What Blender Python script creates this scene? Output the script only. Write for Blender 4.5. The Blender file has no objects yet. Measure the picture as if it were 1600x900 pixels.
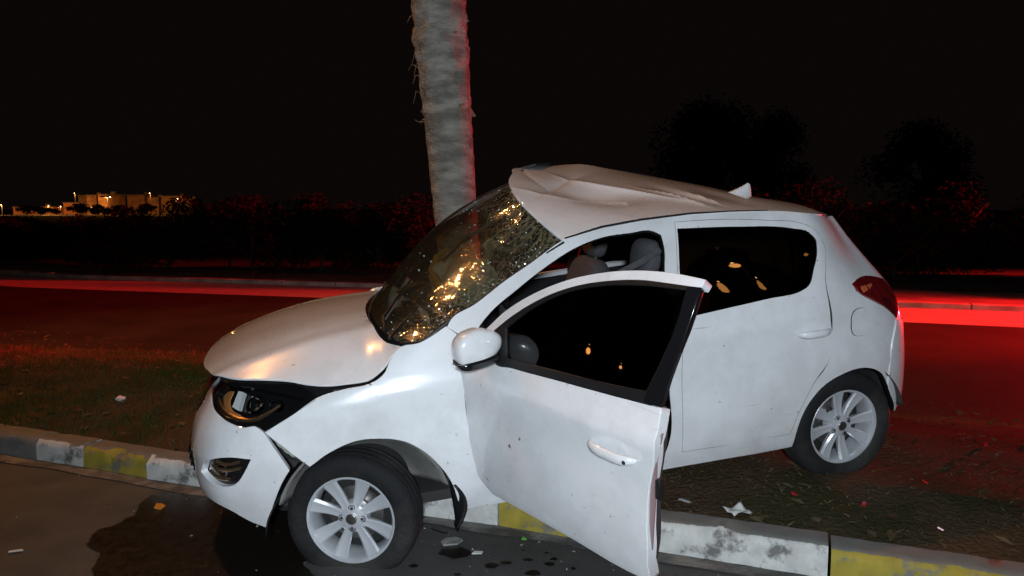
import bpy, math, random
import numpy as np
from mathutils import Vector, Matrix, Euler, noise
from mathutils.geometry import delaunay_2d_cdt

random.seed(7)
rng = np.random.default_rng(7)
scene = bpy.context.scene
COL = scene.collection
R = math.radians

# ------------------------------------------------------------------ camera
cam_d = bpy.data.cameras.new('camera')
cam = bpy.data.objects.new('camera', cam_d); COL.objects.link(cam)
cam.location = (0, 0, 1.57)
cam.rotation_euler = (R(90) - math.atan((450 - 326.93) / 1176.9), 0, 0)
cam_d.sensor_width = 36.0
cam_d.lens = 36.0 * 1176.9 / 1600.0
cam_d.clip_start = 0.05; cam_d.clip_end = 3000
scene.camera = cam
scene.render.resolution_x = 1024; scene.render.resolution_y = 576

# ------------------------------------------------------------------ night sky
w = bpy.data.worlds.new('World'); scene.world = w; w.use_nodes = True
nt = w.node_tree; nt.nodes.clear()
wo = nt.nodes.new('ShaderNodeOutputWorld'); bg = nt.nodes.new('ShaderNodeBackground')
sky = nt.nodes.new('ShaderNodeTexSky'); sky.sky_type = 'NISHITA'; sky.sun_disc = False
sky.sun_elevation = R(-8); sky.sun_rotation = R(200)
hue = nt.nodes.new('ShaderNodeMix'); hue.data_type = 'RGBA'; hue.blend_type = 'MIX'
hue.inputs[0].default_value = 0.985
hue.inputs[7].default_value = (0.0052, 0.0033, 0.0030, 1)      # town glow on a moonless sky
nt.links.new(sky.outputs[0], hue.inputs[6]); nt.links.new(hue.outputs[2], bg.inputs[0])
bg.inputs[1].default_value = 0.6
nt.links.new(bg.outputs[0], wo.inputs[0])

def light(name, kind, loc, energy, color, radius=0.05, target=None, **kw):
    d = bpy.data.lights.new(name, kind); d.energy = energy; d.color = color
    if hasattr(d, 'shadow_soft_size'): d.shadow_soft_size = radius
    for k, v in kw.items(): setattr(d, k, v)
    o = bpy.data.objects.new(name, d); COL.objects.link(o); o.location = loc
    if target is not None:
        o.rotation_euler = (Vector(target) - Vector(loc)).to_track_quat('-Z', 'Y').to_euler()
    return o
# faint cool sun lamp added as a night fill
weak_sun_fill = light('weak_sun_fill', 'SUN', (0, 0, 30), 0.004, (0.75, 0.8, 1.0), target=(0.3, 1, 20)); weak_sun_fill.data.angle = R(0.5)
# white lamp standing in for a flash, set back behind the photographer
light('flash_stand_in', 'SPOT', (0.05, -0.9, 1.86), 720, (0.78, 0.89, 1.0), 0.10, target=(0.35, 4.0, 0.85),
      spot_size=R(92), spot_blend=0.9)
# red rear lamps / beacon of the vehicle standing to the right on the far carriageway
light('red_emergency_lamp', 'SPOT', (34.0, 10.5, 5.0), 230000, (1.0, 0.010, 0.007), 0.4, target=(-4.0, 13.0, 0.2), spot_size=R(21), spot_blend=0.45)
light('red_tail_lamp', 'SPOT', (10.5, 10.4, 0.85), 3700, (1.0, 0.008, 0.018), 0.12, target=(0, 7.4, 0.4), spot_size=R(140), spot_blend=0.6)
scene.view_settings.view_transform = 'Standard'; scene.view_settings.look = 'None'
scene.view_settings.exposure = 0.0; scene.view_settings.gamma = 1.0
scene.view_settings.use_curve_mapping = False
try: scene.cycles.max_bounces = 6
except Exception: pass

# ------------------------------------------------------------------ tags and object helpers
def tag(o, label=None, cat=None, group=None, kind=None):
    if label: o['label'] = label
    if cat: o['category'] = cat
    if group: o['group'] = group
    if kind: o['kind'] = kind
    return o
def empty(name, loc=(0, 0, 0), rot=(0, 0, 0), parent=None):
    o = bpy.data.objects.new(name, None); COL.objects.link(o)
    o.location = loc; o.rotation_euler = rot; o.empty_display_size = .1
    if parent: o.parent = parent
    return o
def mesh_obj(name, verts, faces, mat=None, parent=None, smooth=True, normals=None, sharp=None):
    me = bpy.data.meshes.new(name)
    me.from_pydata([tuple(map(float, v)) for v in verts], [], [tuple(map(int, f)) for f in faces]); me.update()
    if smooth: me.polygons.foreach_set('use_smooth', [True] * len(me.polygons))
    if normals is not None: me.normals_split_custom_set_from_vertices([tuple(map(float, n)) for n in normals])
    elif sharp is not None: me.set_sharp_from_angle(angle=R(sharp))
    if mat: me.materials.append(mat)
    o = bpy.data.objects.new(name, me); COL.objects.link(o)
    if parent: o.parent = parent
    return o
def link_copy(o, name=None, parent=None):
    c = o.copy(); COL.objects.link(c)
    if name: c.name = name
    c.parent = parent
    return c

class MB:
    def __init__(s): s.v = []; s.f = []
    def add(s, v, f):
        n = len(s.v); s.v += [tuple(p) for p in v]; s.f += [tuple(i + n for i in q) for q in f]; return s
    def box(s, c, d, rot=None, taper=1.0):
        c = Vector(c); M = rot.to_matrix() if isinstance(rot, Euler) else (rot if rot else Matrix.Identity(3))
        v = []
        for z in (-1, 1):
            k = taper if z > 0 else 1
            for x, y in ((-1, -1), (1, -1), (1, 1), (-1, 1)):
                v.append(c + M @ Vector((x * d[0] / 2 * k, y * d[1] / 2 * k, z * d[2] / 2)))
        return s.add(v, [(3, 2, 1, 0), (4, 5, 6, 7), (0, 1, 5, 4), (1, 2, 6, 5), (2, 3, 7, 6), (3, 0, 4, 7)])
    def lathe(s, prof, n=32, axis='Z', closed=False, fn=None):
        v = []; f = []; m = len(prof)
        for i in range(n):
            a = 2 * math.pi * i / n; c, q = math.cos(a), math.sin(a)
            for r, h in prof:
                p = (r * c, r * q, h) if axis == 'Z' else (r * c, h, -r * q)
                v.append(fn(Vector(p)) if fn else p)
        for i in range(n):
            j = (i + 1) % n
            for k in range(m if closed else m - 1):
                l = (k + 1) % m
                f.append((i * m + k, j * m + k, j * m + l, i * m + l))
        return s.add(v, f)
    def tube(s, pts, r, n=8, caps=True):
        pts = [Vector(p) for p in pts]; rr = r if isinstance(r, (list, tuple)) else [r] * len(pts)
        v = []; f = []; up = Vector((0, 0, 1)); m = len(pts)
        for i, p in enumerate(pts):
            t = (pts[min(i + 1, m - 1)] - pts[max(i - 1, 0)]).normalized()
            a = t.cross(up)
            if a.length < .1: a = t.cross(Vector((1, 0, 0)))
            a.normalize(); b = a.cross(t)
            for k in range(n):
                th = 2 * math.pi * k / n
                v.append(p + a * math.cos(th) * rr[i] + b * math.sin(th) * rr[i])
        for i in range(m - 1):
            for k in range(n):
                l = (k + 1) % n
                f.append((i * n + k, i * n + l, (i + 1) * n + l, (i + 1) * n + k))
        if caps: f.append(tuple(range(n))[::-1]); f.append(tuple((m - 1) * n + k for k in range(n)))
        return s.add(v, f)
    def grid(s, fn, nu, nv):
        v = [fn(i / nu, j / nv) for i in range(nu + 1) for j in range(nv + 1)]
        f = [(i * (nv + 1) + j, (i + 1) * (nv + 1) + j, (i + 1) * (nv + 1) + j + 1, i * (nv + 1) + j + 1) for i in range(nu) for j in range(nv)]
        return s.add(v, f)
    def ellipsoid(s, c, r, nu=16, nv=10, fn=None, pw=1.0):
        v = []; f = []
        for i in range(nv + 1):
            th = math.pi * i / nv
            for j in range(nu):
                ph = 2 * math.pi * j / nu
                q = [math.sin(th) * math.cos(ph), math.sin(th) * math.sin(ph), math.cos(th)]
                q = [math.copysign(abs(a) ** pw, a) for a in q]
                p = Vector((c[0] + r[0] * q[0], c[1] + r[1] * q[1], c[2] + r[2] * q[2]))
                v.append(fn(p) if fn else p)
        for i in range(nv):
            for j in range(nu):
                k = (j + 1) % nu
                f.append((i * nu + j, (i + 1) * nu + j, (i + 1) * nu + k, i * nu + k))
        return s.add(v, f)
    def build(s, name, mat, parent=None, smooth=True, sharp=35, bevel=0):
        o = mesh_obj(name, s.v, s.f, mat, parent, smooth, None, sharp if smooth else None)
        if bevel:
            b = o.modifiers.new('bevel', 'BEVEL'); b.width = bevel; b.segments = 2; b.limit_method = 'ANGLE'
        return o

# ------------------------------------------------------------------ materials
def new_mat(name):
    m = bpy.data.materials.new(name); m.use_nodes = True
    return m, m.node_tree, m.node_tree.nodes['Principled BSDF']
def N(nt, t, **kw):
    n = nt.nodes.new(t)
    for k, v in kw.items(): setattr(n, k, v)
    return n
def pmat(name, col, rough=.5, metal=0., col2=None, scale=8., detail=6., bump=0., bscale=None, coat=0., ramp=(.35, .65), spec=.5, rough2=None, stretch=None, emit=None, estr=0.):
    m, nt, b = new_mat(name)
    b.inputs['Base Color'].default_value = (*col, 1); b.inputs['Roughness'].default_value = rough
    b.inputs['Metallic'].default_value = metal; b.inputs['Coat Weight'].default_value = coat
    b.inputs['Specular IOR Level'].default_value = spec
    if emit: b.inputs['Emission Color'].default_value = (*emit, 1); b.inputs['Emission Strength'].default_value = estr
    tc = N(nt, 'ShaderNodeTexCoord'); mp = N(nt, 'ShaderNodeMapping'); nt.links.new(tc.outputs['Object'], mp.inputs[0])
    if stretch: mp.inputs['Scale'].default_value = stretch
    if col2 is not None or rough2 is not None:
        no = N(nt, 'ShaderNodeTexNoise'); no.inputs['Scale'].default_value = scale; no.inputs['Detail'].default_value = detail
        nt.links.new(mp.outputs[0], no.inputs['Vector'])
        rp = N(nt, 'ShaderNodeValToRGB'); rp.color_ramp.elements[0].position = ramp[0]; rp.color_ramp.elements[1].position = ramp[1]
        c2 = col2 if col2 is not None else col
        rp.color_ramp.elements[0].color = (*col, 1); rp.color_ramp.elements[1].color = (*c2, 1)
        nt.links.new(no.outputs['Fac'], rp.inputs[0]); nt.links.new(rp.outputs[0], b.inputs['Base Color'])
        if rough2 is not None:
            mr = N(nt, 'ShaderNodeMapRange'); mr.inputs[1].default_value = ramp[0]; mr.inputs[2].default_value = ramp[1]
            mr.inputs[3].default_value = rough; mr.inputs[4].default_value = rough2
            nt.links.new(no.outputs['Fac'], mr.inputs[0]); nt.links.new(mr.outputs[0], b.inputs['Roughness'])
    if bump:
        n2 = N(nt, 'ShaderNodeTexNoise'); n2.inputs['Scale'].default_value = bscale or scale * 6; n2.inputs['Detail'].default_value = 8
        nt.links.new(mp.outputs[0], n2.inputs['Vector'])
        bp = N(nt, 'ShaderNodeBump'); bp.inputs['Strength'].default_value = bump; bp.inputs['Distance'].default_value = .02
        nt.links.new(n2.outputs['Fac'], bp.inputs['Height']); nt.links.new(bp.outputs[0], b.inputs['Normal'])
    return m

def paint_mat():
    # white lacquer with dust film, splashes low down and small specks of dirt
    m, nt, b = new_mat('white_car_paint')
    b.inputs['Roughness'].default_value = .3; b.inputs['Coat Weight'].default_value = .9; b.inputs['Coat Roughness'].default_value = .06
    tc = N(nt, 'ShaderNodeTexCoord')
    n1 = N(nt, 'ShaderNodeTexNoise'); n1.inputs['Scale'].default_value = 2.2; n1.inputs['Detail'].default_value = 9; n1.inputs['Roughness'].default_value = .7
    n2 = N(nt, 'ShaderNodeTexNoise'); n2.inputs['Scale'].default_value = 34; n2.inputs['Detail'].default_value = 4
    n3 = N(nt, 'ShaderNodeTexNoise'); n3.inputs['Scale'].default_value = 9; n3.inputs['Detail'].default_value = 3
    for n in (n1, n2, n3): nt.links.new(tc.outputs['Object'], n.inputs['Vector'])
    r1 = N(nt, 'ShaderNodeMapRange'); r1.inputs[1].default_value = .42; r1.inputs[2].default_value = .78
    nt.links.new(n1.outputs['Fac'], r1.inputs[0])
    mu = N(nt, 'ShaderNodeMath', operation='MULTIPLY'); nt.links.new(r1.outputs[0], mu.inputs[0]); mu.inputs[1].default_value = .55
    mx = N(nt, 'ShaderNodeMix', data_type='RGBA'); mx.inputs[6].default_value = (.80, .80, .80, 1); mx.inputs[7].default_value = (.36, .33, .29, 1)
    nt.links.new(mu.outputs[0], mx.inputs[0])
    sp = N(nt, 'ShaderNodeMapRange'); sp.inputs[1].default_value = .685; sp.inputs[2].default_value = .73
    nt.links.new(n2.outputs['Fac'], sp.inputs[0])
    s3 = N(nt, 'ShaderNodeMapRange'); s3.inputs[1].default_value = .5; s3.inputs[2].default_value = .62; nt.links.new(n3.outputs['Fac'], s3.inputs[0])
    m2 = N(nt, 'ShaderNodeMath', operation='MULTIPLY'); nt.links.new(sp.outputs[0], m2.inputs[0]); nt.links.new(s3.outputs[0], m2.inputs[1])
    mx2 = N(nt, 'ShaderNodeMix', data_type='RGBA'); mx2.inputs[7].default_value = (.09, .08, .07, 1)
    nt.links.new(m2.outputs[0], mx2.inputs[0]); nt.links.new(mx.outputs[2], mx2.inputs[6])
    # long shallow scuffs
    mp = N(nt, 'ShaderNodeMapping'); mp.inputs['Scale'].default_value = (2.2, 2.2, 70); mp.inputs['Rotation'].default_value = (0, .12, 0); nt.links.new(tc.outputs['Object'], mp.inputs[0])
    n4 = N(nt, 'ShaderNodeTexNoise'); n4.inputs['Scale'].default_value = 1.6; n4.inputs['Detail'].default_value = 3; nt.links.new(mp.outputs[0], n4.inputs['Vector'])
    s4 = N(nt, 'ShaderNodeMapRange'); s4.inputs[1].default_value = .66; s4.inputs[2].default_value = .70; nt.links.new(n4.outputs['Fac'], s4.inputs[0])
    n5 = N(nt, 'ShaderNodeTexNoise'); n5.inputs['Scale'].default_value = 3.1; nt.links.new(tc.outputs['Object'], n5.inputs['Vector'])
    s5 = N(nt, 'ShaderNodeMapRange'); s5.inputs[1].default_value = .54; s5.inputs[2].default_value = .66; s5.inputs[4].default_value = .55; nt.links.new(n5.outputs['Fac'], s5.inputs[0])
    m5 = N(nt, 'ShaderNodeMath', operation='MULTIPLY'); nt.links.new(s4.outputs[0], m5.inputs[0]); nt.links.new(s5.outputs[0], m5.inputs[1])
    mx3 = N(nt, 'ShaderNodeMix', data_type='RGBA'); mx3.inputs[7].default_value = (.30, .29, .28, 1)
    nt.links.new(m5.outputs[0], mx3.inputs[0]); nt.links.new(mx2.outputs[2], mx3.inputs[6]); nt.links.new(mx3.outputs[2], b.inputs['Base Color'])
    rr = N(nt, 'ShaderNodeMapRange'); rr.inputs[3].default_value = .22; rr.inputs[4].default_value = .5
    nt.links.new(mu.outputs[0], rr.inputs[0]); nt.links.new(rr.outputs[0], b.inputs['Roughness'])
    return m

def glass_mat(name, tint, gloss_rough=.02, mixmin=.04, cracks=False, ior=1.5):
    m, nt, b = new_mat(name); nt.nodes.remove(b)
    out = nt.nodes['Material Output']
    tr = N(nt, 'ShaderNodeBsdfTransparent'); tr.inputs[0].default_value = (*tint, 1)
    gl = N(nt, 'ShaderNodeBsdfGlossy'); gl.inputs['Roughness'].default_value = gloss_rough
    lw = N(nt, 'ShaderNodeLayerWeight'); pw_ = N(nt, 'ShaderNodeMath', operation='POWER'); pw_.inputs[1].default_value = 5.; nt.links.new(lw.outputs['Facing'], pw_.inputs[0])
    fr = N(nt, 'ShaderNodeMath', operation='MULTIPLY_ADD'); fr.inputs[1].default_value = .955; fr.inputs[2].default_value = .045; nt.links.new(pw_.outputs[0], fr.inputs[0])
    mx = N(nt, 'ShaderNodeMixShader'); nt.links.new(fr.outputs[0], mx.inputs[0]); nt.links.new(tr.outputs[0], mx.inputs[1]); nt.links.new(gl.outputs[0], mx.inputs[2])
    if not cracks:
        nt.links.new(mx.outputs[0], out.inputs[0]); return m
    uv = N(nt, 'ShaderNodeUVMap'); uv.uv_map = 'UVMap'
    tc = N(nt, 'ShaderNodeTexCoord'); nz = N(nt, 'ShaderNodeTexNoise'); nz.inputs['Scale'].default_value = 6
    nt.links.new(tc.outputs['Object'], nz.inputs['Vector'])
    va = N(nt, 'ShaderNodeMix', data_type='RGBA'); va.inputs[0].default_value = .18
    nt.links.new(tc.outputs['Object'], va.inputs[6]); nt.links.new(nz.outputs['Color'], va.inputs[7])
    def vor(scale, width):
        v = N(nt, 'ShaderNodeTexVoronoi', feature='DISTANCE_TO_EDGE'); v.inputs['Scale'].default_value = scale
        nt.links.new(va.outputs[2], v.inputs['Vector'])
        r = N(nt, 'ShaderNodeMapRange'); r.inputs[1].default_value = width; r.inputs[2].default_value = 0; nt.links.new(v.outputs['Distance'], r.inputs[0]); return r
    c1 = vor(9, .02); c2 = vor(46, .10)
    sp = N(nt, 'ShaderNodeSeparateXYZ'); nt.links.new(uv.outputs[0], sp.inputs[0])
    # crushed zones: along the roof edge (v near 1) and along the near pillar (u near 0)
    ht = N(nt, 'ShaderNodeMapRange'); ht.inputs[1].default_value = .62; ht.inputs[2].default_value = .95; nt.links.new(sp.outputs['Y'], ht.inputs[0])
    hn = N(nt, 'ShaderNodeMapRange'); hn.inputs[1].default_value = .24; hn.inputs[2].default_value = .02; nt.links.new(sp.outputs['X'], hn.inputs[0])
    mx0 = N(nt, 'ShaderNodeMath', operation='MAXIMUM'); nt.links.new(ht.outputs[0], mx0.inputs[0]); nt.links.new(hn.outputs[0], mx0.inputs[1])
    pz_ = N(nt, 'ShaderNodeMapRange'); pz_.inputs[1].default_value = .42; pz_.inputs[2].default_value = .62; pz_.inputs[4].default_value = .28; nt.links.new(nz.outputs['Fac'], pz_.inputs[0])
    mxm = N(nt, 'ShaderNodeMath', operation='MAXIMUM'); nt.links.new(mx0.outputs[0], mxm.inputs[0]); nt.links.new(pz_.outputs[0], mxm.inputs[1])
    a = N(nt, 'ShaderNodeMath', operation='MULTIPLY'); nt.links.new(c2.outputs[0], a.inputs[0]); nt.links.new(mxm.outputs[0], a.inputs[1])
    c1s = N(nt, 'ShaderNodeMath', operation='MULTIPLY'); nt.links.new(c1.outputs[0], c1s.inputs[0]); c1s.inputs[1].default_value = .25
    a2 = N(nt, 'ShaderNodeMath', operation='ADD', use_clamp=True); nt.links.new(a.outputs[0], a2.inputs[0]); nt.links.new(c1s.outputs[0], a2.inputs[1])
    a3 = N(nt, 'ShaderNodeMath', operation='MULTIPLY'); nt.links.new(a2.outputs[0], a3.inputs[0]); a3.inputs[1].default_value = .46
    a4 = N(nt, 'ShaderNodeMath', operation='MAXIMUM'); nt.links.new(a3.outputs[0], a4.inputs[0]); a4.inputs[1].default_value = .045   # dust film
    a3 = a4
    df = N(nt, 'ShaderNodeBsdfPrincipled'); df.inputs['Base Color'].default_value = (.30, .28, .18, 1); df.inputs['Roughness'].default_value = .3
    m2 = N(nt, 'ShaderNodeMixShader'); nt.links.new(a3.outputs[0], m2.inputs[0]); nt.links.new(mx.outputs[0], m2.inputs[1]); nt.links.new(df.outputs[0], m2.inputs[2])
    bp = N(nt, 'ShaderNodeBump'); bp.inputs['Strength'].default_value = .10; bp.inputs['Distance'].default_value = .01
    nt.links.new(a.outputs[0], bp.inputs['Height']); nt.links.new(bp.outputs[0], gl.inputs['Normal'])
    nt.links.new(m2.outputs[0], out.inputs[0])
    return m

PAINT = paint_mat()
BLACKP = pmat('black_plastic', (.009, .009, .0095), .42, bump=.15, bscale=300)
GLOSSB = pmat('gloss_black', (.008, .008, .009), .12, coat=.6)
RUBBER = pmat('tyre_rubber', (.011, .011, .0115), .8, spec=.3, col2=(.045, .041, .035), scale=5, detail=10, bump=.3, bscale=60, ramp=(.45, .8))
ALLOY = pmat('alloy_silver', (.62, .63, .65), .30, .35, col2=(.42, .42, .43), scale=7, ramp=(.5, .85))
STEEL = pmat('steel', (.35, .34, .33), .35, .9, col2=(.16, .13, .11), scale=12)
CHROME = pmat('chrome', (.8, .8, .82), .08, 1.)
LINER = pmat('arch_liner_felt', (.16, .155, .145), .95, col2=(.26, .25, .225), scale=7, bump=.5, bscale=90)
DARK = pmat('dark_cavity', (.010, .010, .010), .8)
UNDER = pmat('underbody', (.022, .021, .020), .85, col2=(.05, .045, .04), scale=6)
TRIMG = pmat('interior_trim', (.030, .031, .033), .7, bump=.2, bscale=200)
SEATF = pmat('seat_fabric', (.045, .046, .05), .9, col2=(.07, .07, .075), scale=60, bump=.4, bscale=260)
SEATL = pmat('seat_fabric_pale', (.075, .075, .08), .9, col2=(.055, .055, .06), scale=30, bump=.3, bscale=200)
AIRBAG = pmat('airbag_cloth', (.40, .43, .38), .9, col2=(.30, .32, .27), scale=4, bump=.25, bscale=25)
FOAMY = pmat('torn_yellow_lining', (.42, .27, .05), .8, col2=(.30, .19, .04), scale=9)
TINT = glass_mat('tinted_glass', (.012, .010, .010), .012)
TINT2 = glass_mat('tinted_rear_glass', (.10, .075, .05), .012)
WSG = glass_mat('cracked_windscreen_glass', (.44, .41, .33), .07, cracks=True)
LENS = glass_mat('lamp_lens', (.80, .80, .78), .02)
REDLENS = pmat('red_lamp_lens', (.16, .006, .008), .1, coat=1., col2=(.09, .004, .006), scale=30)
AMBER = pmat('amber_reflector', (.55, .20, .03), .2, coat=.6)
AMBERGLINT = pmat('amber_lamp_glint', (.52, .22, .07), .25, coat=.5)  # orange street-lamp reflection painted into the headlamp
LAMPGLINT = pmat('bronze_lamp_glint', (.50, .34, .20), .18, .9)  # warm lamp glints painted as bronze on fog slats and headlamp brow
GLASSBIT = pmat('glass_crumbs', (.55, .60, .56), .08, coat=1., spec=.9)
DIRTY = pmat('torn_dirty_plastic', (.05, .05, .048), .7, col2=(.34, .33, .29), scale=14, ramp=(.45, .6), bump=.5, bscale=50)
PINKLIT = pmat('inner_seal_pink_lit', (.24, .16, .16), .6)  # pink stands for red light falling on the door edge

# ------------------------------------------------------------------ car body surface: plan curve x section profiles
def pchip(xk,yk,x):
    xk=np.asarray(xk,float);yk=np.asarray(yk,float);x=np.asarray(x,float)
    h=np.diff(xk);d=np.diff(yk)/h;m=np.zeros(len(xk))
    w1=2*h[1:]+h[:-1];w2=h[1:]+2*h[:-1]
    ok=d[1:]*d[:-1]>0
    m[1:-1][ok]=((w1+w2)/(w1/np.where(d[:-1]==0,1,d[:-1])+w2/np.where(d[1:]==0,1,d[1:])))[ok]
    m[0]=d[0];m[-1]=d[-1]
    i=np.clip(np.searchsorted(xk,x)-1,0,len(xk)-2);t=(x-xk[i])/h[i]
    a=yk[i];b=yk[i+1];ma=m[i]*h[i];mb=m[i+1]*h[i]
    t2=t*t;t3=t2*t
    r=(2*t3-3*t2+1)*a+(t3-2*t2+t)*ma+(-2*t3+3*t2)*b+(t3-t2)*mb
    r=np.where(t<0,a+m[i]*(x-xk[i]),r);r=np.where(t>1,b+m[i+1]*(x-xk[i+1]),r)
    return r
PLAN=np.array([(.705,0),(.70,.2),(.68,.37),(.635,.53),(.545,.665),(.40,.752),(.2,.795),(0,.818),(-.3,.834),(-.6,.84),(-1.2,.845),(-1.8,.845),(-2.3,.838),(-2.55,.822),(-2.75,.795),(-2.90,.745),(-3.0,.66),(-3.06,.52),(-3.09,.3),(-3.10,0)],float)
def _catmull(P,n):
    P=np.vstack([2*P[0]-P[1],P,2*P[-1]-P[-2]]);o=[]
    for i in range(1,len(P)-2):
        p0,p1,p2,p3=P[i-1:i+3]
        for t in np.arange(n)/n:
            o.append(.5*((2*p1)+(-p0+p2)*t+(2*p0-5*p1+4*p2-p3)*t*t+(-p0+3*p1-3*p2+p3)*t**3))
    o.append(P[-2]);return np.array(o)
PC=_catmull(PLAN,24)
PS=np.r_[0,np.cumsum(np.linalg.norm(np.diff(PC,axis=0),axis=1))]
PT=np.gradient(PC,PS,axis=0);PT/=np.linalg.norm(PT,axis=1)[:,None]
# soften the turn of the normals round the tail so that large insets do not fold
_pt=PT.copy()
for _i in range(len(PS)):
    if PS[_i]>3.4:
        _w=np.exp(-((PS-PS[_i])/(.30*min(1,(PS[_i]-3.4)/.3)+1e-3))**2)
        _q=(_pt*_w[:,None]).sum(0)
        _wm=np.exp(-((2*PS[-1]-PS-PS[_i])/(.30*min(1,(PS[_i]-3.4)/.3)+1e-3))**2)
        _q=_q+((_pt*np.array([-1,1]))*_wm[:,None]).sum(0)
        PT[_i]=_q/np.linalg.norm(_q)
DS=5.0512-PS[-1]
def s_of_x(x,first=True):
    i=np.argmin(np.abs(PC[:,0]-x));return PS[i]
STN=[(0,[.22,.28,.36,.45,.55,.62,.67,.71,.75,.79,.83,.87],[.12,.07,.03,0,0,.015,.035,.06,.1,.15,.21,.3]),
(s_of_x(.545),[.20,.26,.35,.45,.56,.64,.70,.75,.80,.85,.90,.95],[.08,.045,.015,0,0,.01,.025,.045,.07,.1,.14,.2]),
(s_of_x(0),[.17,.25,.38,.52,.68,.77,.82,.86,.90,.94,.97,1.0],[.06,.035,.01,0,.004,.002,.012,.03,.06,.11,.17,.25]),
(s_of_x(-.6),[.17,.24,.36,.50,.70,.84,.90,.97,1.08,1.22,1.38,1.46],[.07,.04,.012,.002,.009,.002,.018,.045,.085,.135,.205,.26]),
(s_of_x(-1.6),[.17,.24,.36,.52,.74,.875,.93,1.0,1.1,1.24,1.40,1.47],[.07,.04,.012,.002,.009,.002,.018,.043,.08,.135,.213,.27]),
(s_of_x(-2.4),[.22,.28,.38,.55,.78,.92,.97,1.04,1.13,1.25,1.38,1.45],[.07,.04,.01,0,.006,.004,.016,.045,.085,.135,.205,.26]),
(s_of_x(-2.92),[.24,.30,.40,.55,.78,.92,.97,1.04,1.13,1.25,1.38,1.45],[.08,.03,.005,0,.012,.045,.07,.125,.20,.295,.39,.47]),
(PS[-1],[.26,.32,.42,.55,.78,.92,.97,1.04,1.13,1.25,1.38,1.45],[.10,.04,0,0,.03,.06,.085,.12,.17,.25,.33,.42])]
SS=np.array([a[0] for a in STN]);SZ=np.array([a[1] for a in STN]);SI=np.array([a[2] for a in STN])
_tabs=np.linspace(0,PS[-1],700);_ZK=np.stack([pchip(SS,SZ[:,k],_tabs) for k in range(12)],1);_IK=np.stack([pchip(SS,SI[:,k],_tabs) for k in range(12)],1)
def P(s,z):
    s=np.atleast_1d(np.asarray(s,float));z=np.atleast_1d(np.asarray(z,float))
    q=np.clip((s-.12)/.8,0,1);s=s-DS*q*q*(3-2*q)
    x=np.interp(s,PS,PC[:,0]);y=np.interp(s,PS,PC[:,1]);tx=np.interp(s,PS,PT[:,0]);ty=np.interp(s,PS,PT[:,1])
    n=np.hypot(tx,ty);tx/=n;ty/=n
    zk=np.stack([np.interp(s,_tabs,_ZK[:,k]) for k in range(12)],1);ik=np.stack([np.interp(s,_tabs,_IK[:,k]) for k in range(12)],1)
    ins=np.array([float(pchip(zk[i],ik[i],z[i])) for i in range(len(s))])
    return np.stack([x-ty*ins,y+tx*ins,z],1)

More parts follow.
